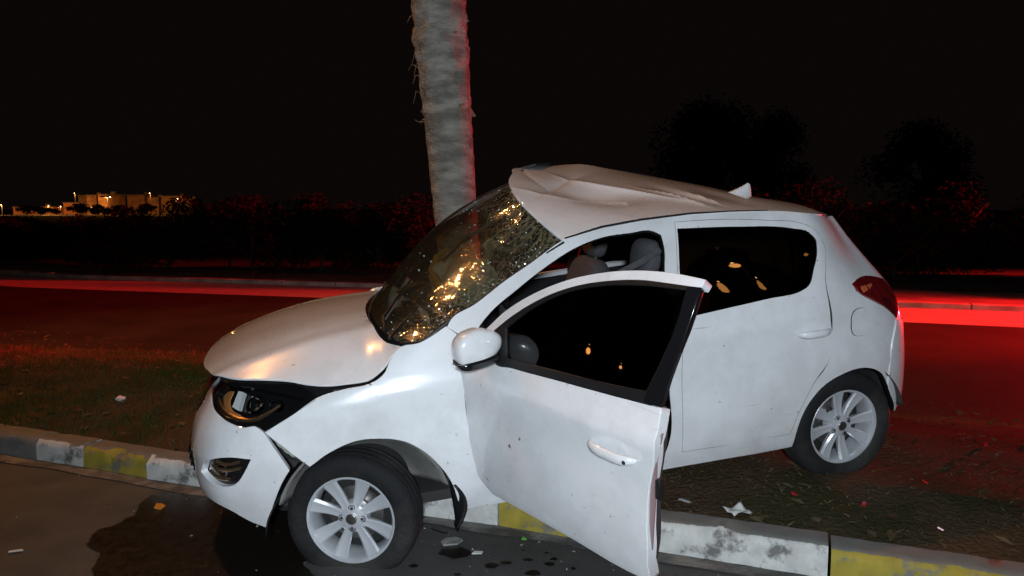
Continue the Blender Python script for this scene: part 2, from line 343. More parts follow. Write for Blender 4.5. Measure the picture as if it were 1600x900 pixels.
# panel outlines on that surface: (length along the plan curve from the nose, height)
OUT = {
 'fog': [(0.588,0.503), (0.641,0.557), (0.732,0.595), (0.841,0.612), (0.938,0.606), (0.906,0.554), (0.848,0.489), (0.786,0.471), (0.687,0.478)],
 'bumper': [(0.672,0.789), (0.758,0.769), (0.841,0.749), (0.918,0.737), (0.964,0.743), (0.984,0.732), (1.040,0.650), (1.093,0.547), (1.054,0.490), (1.010,0.403), (0.952,0.275), (0.886,0.308), (0.808,0.354), (0.685,0.383), (0.506,0.382)],
 'headlight': [(0.447,0.837), (0.506,0.865), (0.814,0.906), (0.986,0.905), (1.113,0.897), (1.168,0.887), (1.212,0.866), (1.236,0.835), (1.116,0.777), (1.009,0.723), (0.964,0.748), (0.918,0.742), (0.840,0.754), (0.756,0.774), (0.667,0.793), (0.578,0.822)],
 'fender': [(1.009,0.718), (1.118,0.775), (1.242,0.844), (1.349,0.866), (1.481,0.885), (1.536,0.920), (1.557,0.959), (1.614,1.013), (1.687,1.020), (1.764,1.050), (1.819,1.079), (1.875,1.030), (1.847,0.890), (1.841,0.771), (1.857,0.560), (1.887,0.392), (1.928,0.279), (1.931,0.234), (1.829,0.226), (1.812,0.260), (1.786,0.365), (1.776,0.392), (1.730,0.476), (1.660,0.559), (1.576,0.616), (1.482,0.640), (1.373,0.642), (1.262,0.603), (1.179,0.552), (1.097,0.633)],
 'side': [(1.941,0.224), (2.797,0.253), (3.552,0.240), (3.560,0.372), (3.612,0.482), (3.693,0.558), (3.796,0.602), (3.911,0.621), (3.997,0.607), (4.083,0.560), (4.129,0.494), (4.173,0.420), (4.229,0.354), (4.300,0.290), (4.450,0.290), (4.700,0.300), (5.051,0.310), (5.051,1.360), (4.700,1.360), (4.450,1.360), (4.220,1.362), (4.000,1.378), (3.800,1.408), (3.541,1.438), (3.110,1.456), (2.830,1.448), (2.624,1.433), (2.430,1.399), (2.240,1.307), (2.102,1.239), (1.957,1.157), (1.846,1.106), (1.824,1.076), (1.880,1.027), (1.885,0.960)],
 'dooropen': [(1.941,1.029), (2.010,1.105), (2.158,1.201), (2.306,1.284), (2.460,1.353), (2.611,1.391), (2.757,1.399), (2.877,1.398), (2.914,1.377), (2.915,1.319), (2.894,1.218), (2.861,0.995), (2.847,0.693), (2.840,0.405), (2.810,0.321), (2.366,0.302), (1.980,0.290), (1.930,0.416), (1.905,0.648), (1.902,0.857)],
 'reardoor': [(3.005,1.429), (3.270,1.420), (3.517,1.395), (3.712,1.366), (3.785,1.332), (3.821,1.266), (3.799,1.184), (3.754,1.080), (3.742,0.960), (3.746,0.829), (3.733,0.699), (3.640,0.586), (3.548,0.424), (3.515,0.329), (3.205,0.331), (2.911,0.338), (2.913,0.684), (2.928,0.988), (2.972,1.275)],
 'rearwin': [(3.007,1.399), (3.326,1.382), (3.652,1.346), (3.741,1.321), (3.773,1.283), (3.756,1.229), (3.705,1.147), (3.648,1.073), (3.608,1.056), (3.403,1.035), (3.155,1.013), (2.936,0.993), (2.965,1.188)],
 'tail': [(3.941,1.044), (4.016,1.059), (4.203,1.044), (4.285,1.022), (4.291,0.945), (4.277,0.869), (4.230,0.834), (4.151,0.894), (4.033,0.958), (3.965,1.001)],
 'rearseam': [(4.228,0.828), (4.156,0.698), (4.133,0.581), (4.128,0.502)],
 'flap': [(3.930,0.859)],
 'rhandle': [(3.542,0.843), (3.734,0.841), (3.634,0.844)],
 'crease': [(2.887,0.431), (3.162,0.470), (3.374,0.586)],
 'door': [(1.962,1.046), (2.083,1.153), (2.217,1.239), (2.376,1.315), (2.527,1.364), (2.685,1.397), (2.862,1.413), (2.996,1.412), (2.993,1.329), (2.980,1.198), (2.961,1.074), (2.967,1.005), (2.968,0.904), (2.937,0.705), (2.935,0.586), (2.939,0.438), (2.925,0.339), (2.824,0.324), (2.495,0.318), (2.090,0.305), (2.015,0.301), (1.964,0.383), (1.916,0.534), (1.877,0.734), (1.878,0.861), (1.850,0.963), (1.892,1.004)],
 'doorwin': [(2.023,1.053), (2.131,1.141), (2.294,1.243), (2.450,1.310), (2.599,1.350), (2.741,1.374), (2.879,1.382), (2.989,1.386), (2.990,1.336), (2.976,1.208), (2.943,1.079), (2.923,1.005), (2.729,0.990), (2.467,0.972), (2.203,0.953), (2.085,0.948), (2.039,0.992)],
 'doorglass': [(2.106,1.091), (2.236,1.191), (2.393,1.276), (2.575,1.332), (2.748,1.360), (2.946,1.374), (2.946,1.281), (2.922,1.155), (2.889,1.041), (2.718,1.022), (2.456,1.002), (2.158,0.980)],
 'dcrease': [(1.881,0.803), (2.235,0.847), (2.602,0.885), (2.936,0.908)],
 'dbevel': [(2.032,0.373), (2.583,0.412), (2.918,0.427)],
 'dhandle': [(2.678,0.799), (2.893,0.816), (2.784,0.805), (2.864,0.812)],
 'mirror': [(2.004,0.976), (1.832,0.981), (1.884,1.011)],
 'hl_lens': [(0.599,0.846), (0.636,0.870), (0.827,0.892), (0.973,0.885), (1.082,0.867), (1.181,0.845), (1.125,0.804), (1.042,0.770), (0.970,0.762), (0.917,0.757), (0.837,0.768), (0.755,0.786), (0.671,0.811)],
 'hl_refl': [(0.807,0.883), (0.859,0.880), (0.849,0.800), (0.782,0.815)],
 'hl_proj': [(0.928,0.843), (1.041,0.833)],
 'hl_brow': [(0.642,0.830), (0.709,0.809), (0.790,0.789), (0.859,0.774), (0.923,0.765), (0.976,0.775), (1.028,0.800), (1.073,0.825)],
 'fog_s': [(0.670,0.522), (0.730,0.504), (0.798,0.502), (0.740,0.577), (0.805,0.590), (0.865,0.588), (0.701,0.549), (0.800,0.552), (0.874,0.560), (0.756,0.526)],
}
def Pn(s, z):
    s = np.asarray(s, float); z = np.asarray(z, float); h = 2e-3
    sg = np.where(s < 0, -1., 1.); a = np.abs(s)
    def Q(a, z, ):
        p = P(np.abs(a), z); p[:, 1] *= np.where(a < 0, -1., 1.); return p
    p = Q(a, z); du = Q(a + h, z) - Q(a - h, z); dv = Q(a, z + h) - Q(a, z - h)
    n = np.cross(dv, du); n /= np.linalg.norm(n, axis=1)[:, None] + 1e-12
    c = np.array([-1.1, 0, .6]); flip = ((p - c) * n).sum(1) < 0
    n[flip] *= -1
    p[:, 1] *= sg; n[:, 1] *= sg
    return p, n
def smooth_loop(pts, step, corner=48):
    pts = [np.array(p, float) for p in pts]; n = len(pts); out = []
    def is_c(i):
        a = pts[i] - pts[i - 1]; b = pts[(i + 1) % n] - pts[i]
        return abs(math.degrees(math.atan2(a[0] * b[1] - a[1] * b[0], a @ b))) > corner
    C = [is_c(i) for i in range(n)]
    for i in range(n):
        p1, p2 = pts[i], pts[(i + 1) % n]; L = np.linalg.norm(p2 - p1)
        p0 = pts[i - 1] if not C[i] else p1 - (p2 - p1)
        p3 = pts[(i + 2) % n] if not C[(i + 1) % n] else p2 + (p2 - p1)
        # centripetal style tangents
        l0 = np.linalg.norm(p1 - p0) + 1e-9; l3 = np.linalg.norm(p3 - p2) + 1e-9
        m1 = ((p1 - p0) / l0 * L + (p2 - p1) * (l0 / L if L > l0 else 1)) / (1 + (l0 / L if L > l0 else 1)) if not C[i] else (p2 - p1)
        m2 = ((p3 - p2) / l3 * L + (p2 - p1) * (l3 / L if L > l3 else 1)) / (1 + (l3 / L if L > l3 else 1)) if not C[(i + 1) % n] else (p2 - p1)
        k = max(1, int(round(L / step)))
        for j in range(k):
            t = j / k; t2, t3 = t * t, t ** 3
            out.append((2 * t3 - 3 * t2 + 1) * p1 + (t3 - 2 * t2 + t) * m1 + (-2 * t3 + 3 * t2) * p2 + (t3 - t2) * m2)
    return np.array(out)
def in_poly(P_, poly):
    x, y = P_[:, 0], P_[:, 1]; r = np.zeros(len(P_), bool); j = len(poly) - 1
    for i in range(len(poly)):
        xi, yi = poly[i]; xj, yj = poly[j]
        c = ((yi > y) != (yj > y)) & (x < (xj - xi) * (y - yi) / (yj - yi + 1e-15) + xi)
        r ^= c; j = i
    return r
def seg_dist(P_, poly):
    d = np.full(len(P_), 1e9); Q = np.roll(poly, -1, 0)
    for a, b in zip(poly, Q):
        ab = b - a; t = np.clip(((P_ - a) @ ab) / (ab @ ab + 1e-15), 0, 1)
        d = np.minimum(d, np.linalg.norm(P_ - (a + t[:, None] * ab), axis=1))
    return d
def panel(name, outline, mat, parent, holes=(), mapf=Pn, res=.03, depth=.018, off=0., disp=None, mirror=False, step=None, back=False, rim=None):
    """A sheet-metal panel: constrained triangulation of an outline on a surface, with a turned-in edge."""
    step = step or res * .7
    loops = [smooth_loop(outline, step)] + [smooth_loop(h, step) for h in holes]
    allp = np.vstack(loops); mn, mx = loops[0].min(0), loops[0].max(0)
    gx = np.arange(mn[0] + res / 2, mx[0], res); gy = np.arange(mn[1] + res / 2, mx[1], res)
    g = np.stack(np.meshgrid(gx, gy, indexing='ij'), -1).reshape(-1, 2)
    if len(g):
        k = in_poly(g, loops[0])
        for h in loops[1:]: k &= ~in_poly(g, h)
        g = g[k]
        if len(g):
            d = np.min([seg_dist(g, l) for l in loops], 0); g = g[d > res * .38]
    pts = np.vstack([allp, g]) if len(g) else allp
    edges = []; b = 0
    for l in loops:
        n = len(l); edges += [(b + i, b + (i + 1) % n) for i in range(n)]; b += n
    r = delaunay_2d_cdt([Vector(p) for p in pts], edges, [], 0, 1e-6)
    V = np.array([tuple(v) for v in r[0]]); F = np.array([f for f in r[2] if len(f) == 3])
    cen = V[F].mean(1); k = in_poly(cen, loops[0])
    for h in loops[1:]: k &= ~in_poly(cen, h)
    F = F[k]
    p, n = mapf(V[:, 0], V[:, 1])
    if disp is not None: p = p + n * disp(V)[:, None]
    p = p + n * off
    # orient
    a, b_, c = p[F[:, 0]], p[F[:, 1]], p[F[:, 2]]
    fn = np.cross(b_ - a, c - a); fl = (fn * n[F[:, 0]]).sum(1) < 0
    F[fl] = F[fl][:, ::-1]
    verts = [p]; norms = [n]; faces = [tuple(f) for f in F]; base = len(p)
    # map original loop vertices to cdt verts
    from collections import defaultdict
    ed = defaultdict(int)
    for f in F:
        for i in range(3): ed[(f[i], f[(i + 1) % 3])] += 1
    bnd = [e for e in ed if (e[1], e[0]) not in ed]
    if depth:
        ids = sorted({i for e in bnd for i in e}); m = {v: i for i, v in enumerate(ids)}
        t = np.zeros((len(ids), 3))
        for i, j in bnd:
            e = p[j] - p[i]; tt = np.cross(e, n[i]); L = np.linalg.norm(tt)
            if L > 0: t[m[i]] += tt / L; t[m[j]] += tt / L
        t /= np.linalg.norm(t, axis=1)[:, None] + 1e-9
        A = p[ids]; nn = n[ids]
        verts += [A, A - nn * .004 + t * .0025, A - nn * depth + t * .001]
        norms += [nn + t * .15, t, t]
        K = len(ids)
        for i, j in bnd:
            a0, b0 = base + m[i], base + m[j]
            faces.append((b0, a0, a0 + K, b0 + K)); faces.append((b0 + K, a0 + K, a0 + 2 * K, b0 + 2 * K))
        base += 3 * K
    verts = np.vstack(verts); norms = np.vstack(norms); norms /= np.linalg.norm(norms, axis=1)[:, None] + 1e-9
    if back:   # inner skin
        q = len(verts); verts = np.vstack([verts, p - n * depth]); norms = np.vstack([norms, -n])
        faces += [tuple(int(i) + q for i in f[::-1]) for f in F]
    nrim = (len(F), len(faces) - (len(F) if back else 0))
    if mirror:
        verts = verts * np.array([1, -1, 1]); norms = norms * np.array([1, -1, 1]); faces = [tuple(f)[::-1] for f in faces]
    o = mesh_obj(name, verts, faces, mat, parent, True, norms)
    if rim is not None:      # shade of the gap painted on the shut-line walls
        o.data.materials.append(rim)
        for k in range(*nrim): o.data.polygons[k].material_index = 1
    return o
def SP(s, z, off=0.):
    p, n = Pn([s], [z]); return Vector(p[0] + n[0] * off)
def SNn(s, z):
    p, n = Pn([s], [z]); return Vector(n[0])

# ================================================================== THE CAR
CAR_LOC = Vector((-0.8928, 3.9743, -0.0051)); CAR_ROT = Euler((-0.0674, 0.0794, 3.4002), 'XYZ')
car = empty('hatchback_car', CAR_LOC, CAR_ROT)
tag(car, 'wrecked white five door hatchback with buckled roof, nosed off the kerb beside a palm trunk', 'car')
E1 = PS[-1] + DS
def fold(V, a, b, ra, rb, ang=0.):
    c, s = math.cos(ang), math.sin(ang); d = V - np.array([a, b])
    u = d[:, 0] * c + d[:, 1] * s; v = -d[:, 0] * s + d[:, 1] * c
    return np.exp(-np.sqrt((u / ra) ** 2 + .02)) * np.exp(-(v / rb) ** 2)
def gauss(V, a, b, ra, rb, ang=0.):
    c, s = math.cos(ang), math.sin(ang); d = V - np.array([a, b])
    u = d[:, 0] * c + d[:, 1] * s; v = -d[:, 0] * s + d[:, 1] * c
    return np.exp(-(u / ra) ** 2 - (v / rb) ** 2)

# --- front bumper, both halves in one moulding
half = [(0., .775), (.18, .785), (.33, .812), (.432, .832), (.572, .814)] + OUT['bumper'] + [(.38, .370), (.24, .352), (.12, .345), (0., .343)]
L_ = half[1:-1]
bump_out = [half[0]] + L_ + [half[-1]] + [(-s, z) for s, z in L_[::-1]]
fog = OUT['fog']
def bump_disp(V):   # pulled forward and outward where it tore off the wing
    return .012 * gauss(V, 1.06, .60, .10, .12) - .006 * gauss(V, .83, .55, .22, .11)
panel('front_bumper', bump_out, PAINT, car, holes=[fog, [(-s, z) for s, z in fog][::-1]], res=.03, depth=.03, disp=bump_disp)
def grow(o, d):
    o = np.array(o); a = np.roll(o, 1, 0); b = np.roll(o, -1, 0); t = (o - a) / np.linalg.norm(o - a, axis=1)[:, None] + (b - o) / np.linalg.norm(b - o, axis=1)[:, None]
    t /= np.linalg.norm(t, axis=1)[:, None]; sg = np.sign((o[:, 0] * np.roll(o[:, 1], -1) - np.roll(o[:, 0], -1) * o[:, 1]).sum())
    return [tuple(p) for p in o + sg * d * np.stack([t[:, 1], -t[:, 0]], 1)]
def shrink(o, k, dz=0.):
    o = np.array(o); c = o.mean(0); return [tuple(c + (p - c) * k + [0, dz]) for p in o]
for mir in (False, True):
    fh = panel('fog_lamp_housing', shrink(fog, 1.06), GLOSSB, car, res=.02, depth=.0, off=-.035, mirror=mir)
    for (s0, z0, s1, z1) in ((.66, .520, .80, .502), (.73, .578, .87, .588), (.69, .550, .87, .558)):
        mb = MB(); pts = []
        for t in np.linspace(0, 1, 7):
            q = SP(s0 + (s1 - s0) * t, z0 + (z1 - z0) * t - .012 * math.sin(math.pi * t), -.022)
            pts.append((q.x, -q.y if mir else q.y, q.z))
        mb.tube(pts, .008, 6).build('slat', LAMPGLINT, fh)
    c0 = SP(.745, .532, -.032); nn = SNn(.745, .532)
    lm = MB(); lm.lathe([(0, .014), (.018, .012), (.030, .004), (.034, -.01), (.036, -.03)], 20)
    fo = lm.build('fog_lamp', CHROME, fh); qd = Vector((nn.x, -nn.y if mir else nn.y, nn.z)).to_track_quat('Z', 'Y')
    fo.location = (c0.x, -c0.y if mir else c0.y, c0.z); fo.rotation_euler = qd.to_euler()
# grille between the lamps, on the nose
gr = [(-.40, .775), (.40, .775), (.34, .72), (.2, .70), (-.2, .70), (-.34, .72)]
grille = panel('grille', gr, GLOSSB, car, res=.04, depth=.01, off=.006)
gr2 = [(-.40, .56), (.40, .56), (.34, .43), (-.34, .43)]
lower = panel('lower_grille', gr2, BLACKP, car, res=.04, depth=.01, off=.006)
for zz in (.45, .485, .52):
    mb = MB(); mb.tube([tuple(SP(abs(s), zz, .012) * Vector((1, 1 if s >= 0 else -1, 1)) if False else (SP(abs(s), zz, .012).x, SP(abs(s), zz, .012).y * (1 if s >= 0 else -1), zz)) for s in np.linspace(-.34, .34, 13)], .007, 6)
    mb.build('slat', GLOSSB, lower)

# --- headlamps
hl = OUT['headlight']
for mir in (False, True):
    body = panel('headlight', shrink(hl, 1.02), GLOSSB, car, res=.025, depth=0, off=-.06, mirror=mir)
    def hp(s, z, o):
        p = SP(s, z, o); return (p.x, -p.y if mir else p.y, p.z)
    panel('surround', hl, GLOSSB, body, holes=[OUT['hl_lens']], res=.025, depth=.05, off=-.003, mirror=mir)
    panel('lens', shrink(hl, .985), LENS, body, res=.03, depth=.004, off=.002, mirror=mir)
    # projector bowl
    nn = SNn(.90, .82); nn = Vector((nn.x + .5, -nn.y if mir else nn.y, nn.z)).normalized()
    for s, z, r_, o_ in ((.928, .833, .040, -.040), (1.041, .828, .026, -.042)):
        mb = MB(); mb.lathe([(r_ * .80, .010), (r_ * .9, .014), (r_, .008), (r_ * 1.05, -.02)], 24)
        ob = mb.build('reflector_ring', CHROME, body); ob.location = hp(s, z, o_); ob.rotation_euler = nn.to_track_quat('Z', 'Y').to_euler()
        mb = MB(); mb.lathe([(0, .016), (r_ * .4, .013), (r_ * .7, .004), (r_ * .8, -.008)], 24)
        ob = mb.build('bulb_lens', GLOSSB, body); ob.location = hp(s, z, o_); ob.rotation_euler = nn.to_track_quat('Z', 'Y').to_euler()
    panel('amber_glint', [(.62, .845), (.655, .866), (.74, .876), (.735, .835), (.78, .806), (.86, .786), (.845, .776), (.757, .793), (.68, .816)], AMBERGLINT, body, res=.03, depth=.004, off=-.035, mirror=mir)
    # bright reflector block and the curved brow below it
    mb = MB(); mb.add([hp(.807, .880, -.03), hp(.852, .877, -.03), hp(.842, .805, -.03), hp(.790, .817, -.03),
                       hp(.807, .880, -.055), hp(.852, .877, -.055), hp(.842, .805, -.055), hp(.790, .817, -.055)],
                      [(0, 1, 2, 3), (0, 4, 5, 1), (1, 5, 6, 2), (2, 6, 7, 3), (3, 7, 4, 0)])
    mb.build('reflector', pmat('white_reflector', (.75, .78, .8), .25), body, sharp=20)
    pts = [hp(s, z, -.018) for s, z in OUT['hl_brow']]
    MB().tube(pts, [.006, .008, .009, .010, .011, .010, .008, .004], 8).build('chrome_brow', LAMPGLINT, body)

# --- wings
for mir in (False, True):
    panel('front_wing', [(s + (.022 if s > 1.83 and z < 1.0 else 0), z) for s, z in OUT['fender']], PAINT, car, res=.03, depth=.02, mirror=mir,
          disp=lambda V: -.010 * gauss(V, 1.12, .70, .10, .05, .5) + .007 * gauss(V, 1.48, .63, .35, .03))
# torn bracket and lining in the open gap between bumper and wing
strip = [(.99, .735), (1.02, .70), (1.06, .645), (1.10, .60), (1.15, .565), (1.20, .555), (1.17, .60), (1.11, .655), (1.05, .70)]
panel('torn_bracket', strip, DIRTY, car, res=.014, depth=.01, off=-.022,
      disp=lambda V: .008 * np.sin(V[:, 0] * 130) * np.sin(V[:, 1] * 95))
# --- body side (left) with the door aperture; rear door, lamps and glass
REARW = OUT['rearwin']
sd = OUT['side']
def side_disp(V):
    return -.012 * gauss(V, 3.25, .30, .10, .035, .1) + .006 * gauss(V, 3.28, .27, .12, .02) + .008 * gauss(V, 3.93, .63, .34, .03)
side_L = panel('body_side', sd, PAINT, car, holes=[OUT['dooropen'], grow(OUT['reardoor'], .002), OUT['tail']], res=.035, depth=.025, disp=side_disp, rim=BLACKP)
def rd_disp(V):   # swept hollow low on the door
    zc = .45 + .30 * np.clip((V[:, 0] - 2.95) / .75, 0, 1.2) ** 2
    d = V[:, 1] - zc
    return .014 * np.exp(-(d / .05) ** 2) * np.clip((V[:, 0] - 2.9) / .3, 0, 1) - .012 * np.exp(-((d - .14) / .09) ** 2) * np.clip((V[:, 0] - 2.95) / .25, 0, 1)
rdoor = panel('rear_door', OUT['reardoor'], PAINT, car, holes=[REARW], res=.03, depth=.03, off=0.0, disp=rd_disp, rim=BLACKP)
panel('window_pane', REARW, TINT2, rdoor, res=.04, depth=.004, off=-.004)
panel('window_divider', [(3.615, 1.345), (3.633, 1.343), (3.585, 1.055), (3.565, 1.053)], BLACKP, rdoor, res=.03, depth=.004, off=-.008)
def handle(s0, s1, z, parent, lift=.030):
    zm = z
    # recessed cup
    cup = [(s0 + (s1 - s0) * .5 + .062 * math.cos(a), zm + .012 + .038 * math.sin(a)) for a in np.linspace(0, 2 * math.pi, 14, endpoint=False)]
    panel('handle_recess', cup, PAINT, parent, res=.012, depth=.0, off=.0015, disp=lambda V: -.014 * np.clip(1 - ((V[:, 0] - (s0 + s1) / 2) / .062) ** 2 - ((V[:, 1] - zm - .012) / .038) ** 2, 0, 1) ** .7 - .0005)
    mb = MB(); n_ = 14
    def ring(t):
        s = s0 + (s1 - s0) * t; h = .016 * (1 - abs(2 * t - 1) ** 4) ** .5 + .004; l = lift * (1 - abs(2 * t - 1) ** 3.5) + .002
        p = SP(s, zm, 0); n = SNn(s, zm); up = Vector((0, 0, 1))
        return [p + n * (l + .010 * math.cos(a)) + up * h * math.sin(a) for a in np.linspace(0, 2 * math.pi, 10, endpoint=False)]
    v = []; f = []
    for i in range(n_ + 1): v += ring(i / n_)
    for i in range(n_):
        for k in range(10):
            l = (k + 1) % 10; f.append((i * 10 + k, i * 10 + l, (i + 1) * 10 + l, (i + 1) * 10 + k))
    f += [tuple(range(10))[::-1], tuple(n_ * 10 + k for k in range(10))]
    mb.add(v, f).build('door_handle', PAINT, parent, sharp=60)
handle(3.545, 3.735, .845, rdoor)
tl = panel('tail_light', OUT['tail'], REDLENS, car, res=.025, depth=.03, off=.006, disp=lambda V: .012 * gauss(V, 4.1, .98, .16, .08))
panel('lamp_strip', [(4.03, .985), (4.10, .975), (4.19, .92), (4.175, .905), (4.09, .950), (4.03, .968)], pmat('dark_lamp_insert', (.05, .004, .006), .2, coat=.8), tl, res=.02, depth=.003, off=.016)
for i in range(2):
    panel('lamp_reflector', [(3.985 + i * .06, 1.02), (4.03 + i * .06, 1.022), (4.03 + i * .06, 1.0), (3.985 + i * .06, .995)], pmat('lamp_amber', (.6, .13, .05), .15, coat=1.), tl, res=.02, depth=.003, off=.016)
fx, fz = OUT['flap'][0]
flap = [(fx + .062 * np.sign(math.cos(a)) * abs(math.cos(a)) ** .7, fz + .07 * np.sign(math.sin(a)) * abs(math.sin(a)) ** .7) for a in np.linspace(0, 2 * math.pi, 20, endpoint=False)]
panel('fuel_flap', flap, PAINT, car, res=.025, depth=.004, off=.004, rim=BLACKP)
# seam of the rear bumper: a separate lip over the quarter
panel('rear_bumper', [(4.22, .82), (4.35, .80), (4.7, .79), (E1, .79), (E1, .315), (4.7, .305), (4.45, .295), (4.30, .295), (4.232, .36), (4.178, .42), (4.134, .494), (4.14, .58), (4.162, .70)], PAINT, car, res=.04, depth=.01, off=.007)
panel('rear_bumper', [(4.22, .82), (4.35, .80), (4.7, .79), (E1, .79), (E1, .315), (4.7, .305), (4.45, .295), (4.30, .295), (4.232, .36), (4.178, .42), (4.134, .494), (4.14, .58), (4.162, .70)], PAINT, car, res=.05, depth=.01, off=.007, mirror=True)
for mir in (False, True):
    panel('rear_screen', [(4.52, 1.30), (E1, 1.30), (E1, 1.02), (4.50, 1.02), (4.47, 1.15)], TINT, car, res=.06, depth=.004, off=.004, mirror=mir)
# right side: waist-high flank, crushed pillars above
rs = [(1.941, .224), (2.797, .253), (3.552, .24)] + sd[3:21] + [(3.942, 1.39), (3.80, 1.37), (3.77, 1.25), (3.70, 1.14), (3.64, 1.06), (3.2, 1.02), (2.7, .995), (2.2, .965), (1.885, .96)]
panel('body_side', rs, PAINT, car, holes=[OUT['tail']], res=.05, depth=.02, mirror=True)
panel('tail_light', OUT['tail'], REDLENS, car, res=.04, depth=.03, off=.006, mirror=True)
# --- bonnet: height field over (x, y)
HZX = [-.45, -.3, -.16, .03, .26, .40, .55, .62, .70]; HZZ = [1.075, 1.072, 1.068, 1.055, 1.02, .985, .928, .893, .85]
HKX = [-.40, -.30, -.21, -.12, 0., .12, .30, .50, .65]; HKZ = [.05, .07, .13, .175, .18, .165, .13, .08, .05]
def hood_z(x, y):
    zc = pchip(HZX, HZZ, x); k = pchip(HKX, HKZ, x)
    q = np.clip(np.abs(y) / .74, 0, 1.2)
    near = k * q ** 3.2; far = .075 * q ** 2.4
    crease = .007 * np.exp(-((np.abs(y) - .47 - .12 * (x - .1)) / .06) ** 2)
    return zc - np.where(y > 0, near, far) + crease
def hoodf(x, y):
    x = np.asarray(x, float); y = np.asarray(y, float); h = 3e-3
    z = hood_z(x, y); zx = (hood_z(x + h, y) - hood_z(x - h, y)) / (2 * h); zy = (hood_z(x, y + h) - hood_z(x, y - h)) / (2 * h)
    n = np.stack([-zx, -zy, np.ones_like(zx)], 1); n /= np.linalg.norm(n, axis=1)[:, None]
    return np.stack([x, y, z], 1), n
hood_out = [(.515, .50), (.42, .605), (.31, .655), (.20, .69), (.118, .722), (-.023, .742), (-.168, .75), (-.213, .742), (-.236, .725), (-.286, .712),
            (-.226, .6), (-.188, .4), (-.178, .2), (-.21, -.1), (-.29, -.4), (-.37, -.6), (-.30, -.72), (-.1, -.735), (.12, -.71), (.30, -.64), (.42, -.57), (.52, -.45), (.60, -.25), (.62, 0.), (.60, .22), (.565, .36)]
panel('bonnet', hood_out, PAINT, car, mapf=hoodf, res=.03, depth=.010, back=True,
      disp=lambda V: .006 * gauss(V, .1, -.35, .25, .12) - .010 * gauss(V, .35, -.55, .2, .1) + .006 * np.sin(V[:, 0] * 16 + V[:, 1] * 4) * gauss(V, .0, -.7, .5, .12))
# dark engine bay under it
mb = MB(); mb.add([(.55, .48, .80), (.30, .66, .80), (-.15, .70, .82), (-.45, .66, .90), (-.45, -.66, .90), (-.15, -.70, .82), (.30, -.66, .80), (.55, -.48, .80),
                   (.55, .48, .40), (.42, .66, .62), (.0, .56, .40), (-.45, .56, .30), (-.45, -.56, .30), (.0, -.56, .40), (.42, -.66, .62), (.55, -.48, .40)],
                  [(0, 1, 2, 3, 4, 5, 6, 7)[::-1]] + [(i, (i + 1) % 8, (i + 1) % 8 + 8, i + 8) for i in range(8)])
mb.build('engine_bay', DARK, car, smooth=False)
# white inner wing lip glimpsed in the bonnet gap
mb = MB(); mb.tube([(.02, .722, .842), (-.06, .728, .842), (-.13, .728, .848)], .010, 6); mb.build('wing_lip', DIRTY, car)

# --- roof, torn and lifted at the far front corner
T_ = [0, .25, .42, .68, .9, 1.]
RN = np.array([(-1.09, .633, 1.397), (-1.5, .594, 1.450), (-1.776, .586, 1.458), (-2.2, .591, 1.440), (-2.50, .575, 1.400), (-2.68, .43, 1.366)])
RM = np.array([(-1.0, .05, 1.655), (-1.42, .03, 1.600), (-1.75, 0, 1.575), (-2.25, 0, 1.518), (-2.64, 0, 1.437), (-2.82, 0, 1.366)])
RF = np.array([(-1.35, -.52, 1.703), (-1.6, -.55, 1.700), (-1.85, -.56, 1.650), (-2.3, -.57, 1.545), (-2.56, -.57, 1.445), (-2.70, -.43, 1.37)])
def rail(K, t): return np.stack([pchip(T_, K[:, i], t) for i in range(3)], 1)
def roof_pt(t, b):
    t = np.asarray(t, float); b = np.asarray(b, float)
    a0, a1, a2 = rail(RN, t), rail(RM, t), rail(RF, t)
    w0 = (1 - b) * (1 - 2 * b); w1 = 4 * b * (1 - b); w2 = b * (2 * b - 1)
    p = a0 * w0[:, None] + a1 * w1[:, None] + a2 * w2[:, None]
    edge = np.clip(b / .12, 0, 1)
    V = np.stack([t, b], 1)
    d = -.034 * gauss(V, .24, .36, .09, .14, .5) + .034 * fold(V, .33, .42, .022, .22, .55) - .014 * fold(V, .17, .52, .022, .22, -.5) + .008 * fold(V, .12, .33, .02, .16, .9) - .008 * fold(V, .07, .62, .02, .18, .3) \
        + .020 * fold(V, .47, .26, .014, .15, .25) - .012 * gauss(V, .52, .30, .03, .18, .2) + .015 * fold(V, .56, .24, .012, .12, .1) - .010 * gauss(V, .64, .32, .05, .2, .1) - .016 * gauss(V, .82, .55, .12, .2)
    # standard roof ribs pressed lengthwise
    p[:, 2] += d * edge
    return p
def rooff(t, b):
    h = 2e-3; t = np.asarray(t, float); b = np.asarray(b, float)
    p = roof_pt(t, b); n = np.cross(roof_pt(t + h, b) - roof_pt(t - h, b), roof_pt(t, b - h) - roof_pt(t, b + h))
    n /= np.linalg.norm(n, axis=1)[:, None] + 1e-12
    n[n[:, 2] < 0] *= -1
    return p, n
roof = panel('roof_panel', [(0, 0.), (.25, 0), (.5, 0), (.75, 0), (.92, 0.), (1., .04), (1., .3), (1., .7), (1., .96), (.92, 1.), (.6, 1.), (.3, 1.), (.06, 1.), (0., .95), (.015, .86), (-.02, .78), (0, .7), (0, .5), (0, .25)], PAINT, car, mapf=rooff, res=.010, depth=.014, back=True)
# dark ditch strip along the near edge of the roof
pts = [SP(s, z, .002) for s, z in ((2.43, 1.402), (2.624, 1.436), (2.83, 1.452), (3.11, 1.460), (3.35, 1.452), (3.541, 1.442))]
MB().tube(pts, [.004, .006, .006, .005, .004, .002], 6).build('roof_ditch_strip', BLACKP, car)
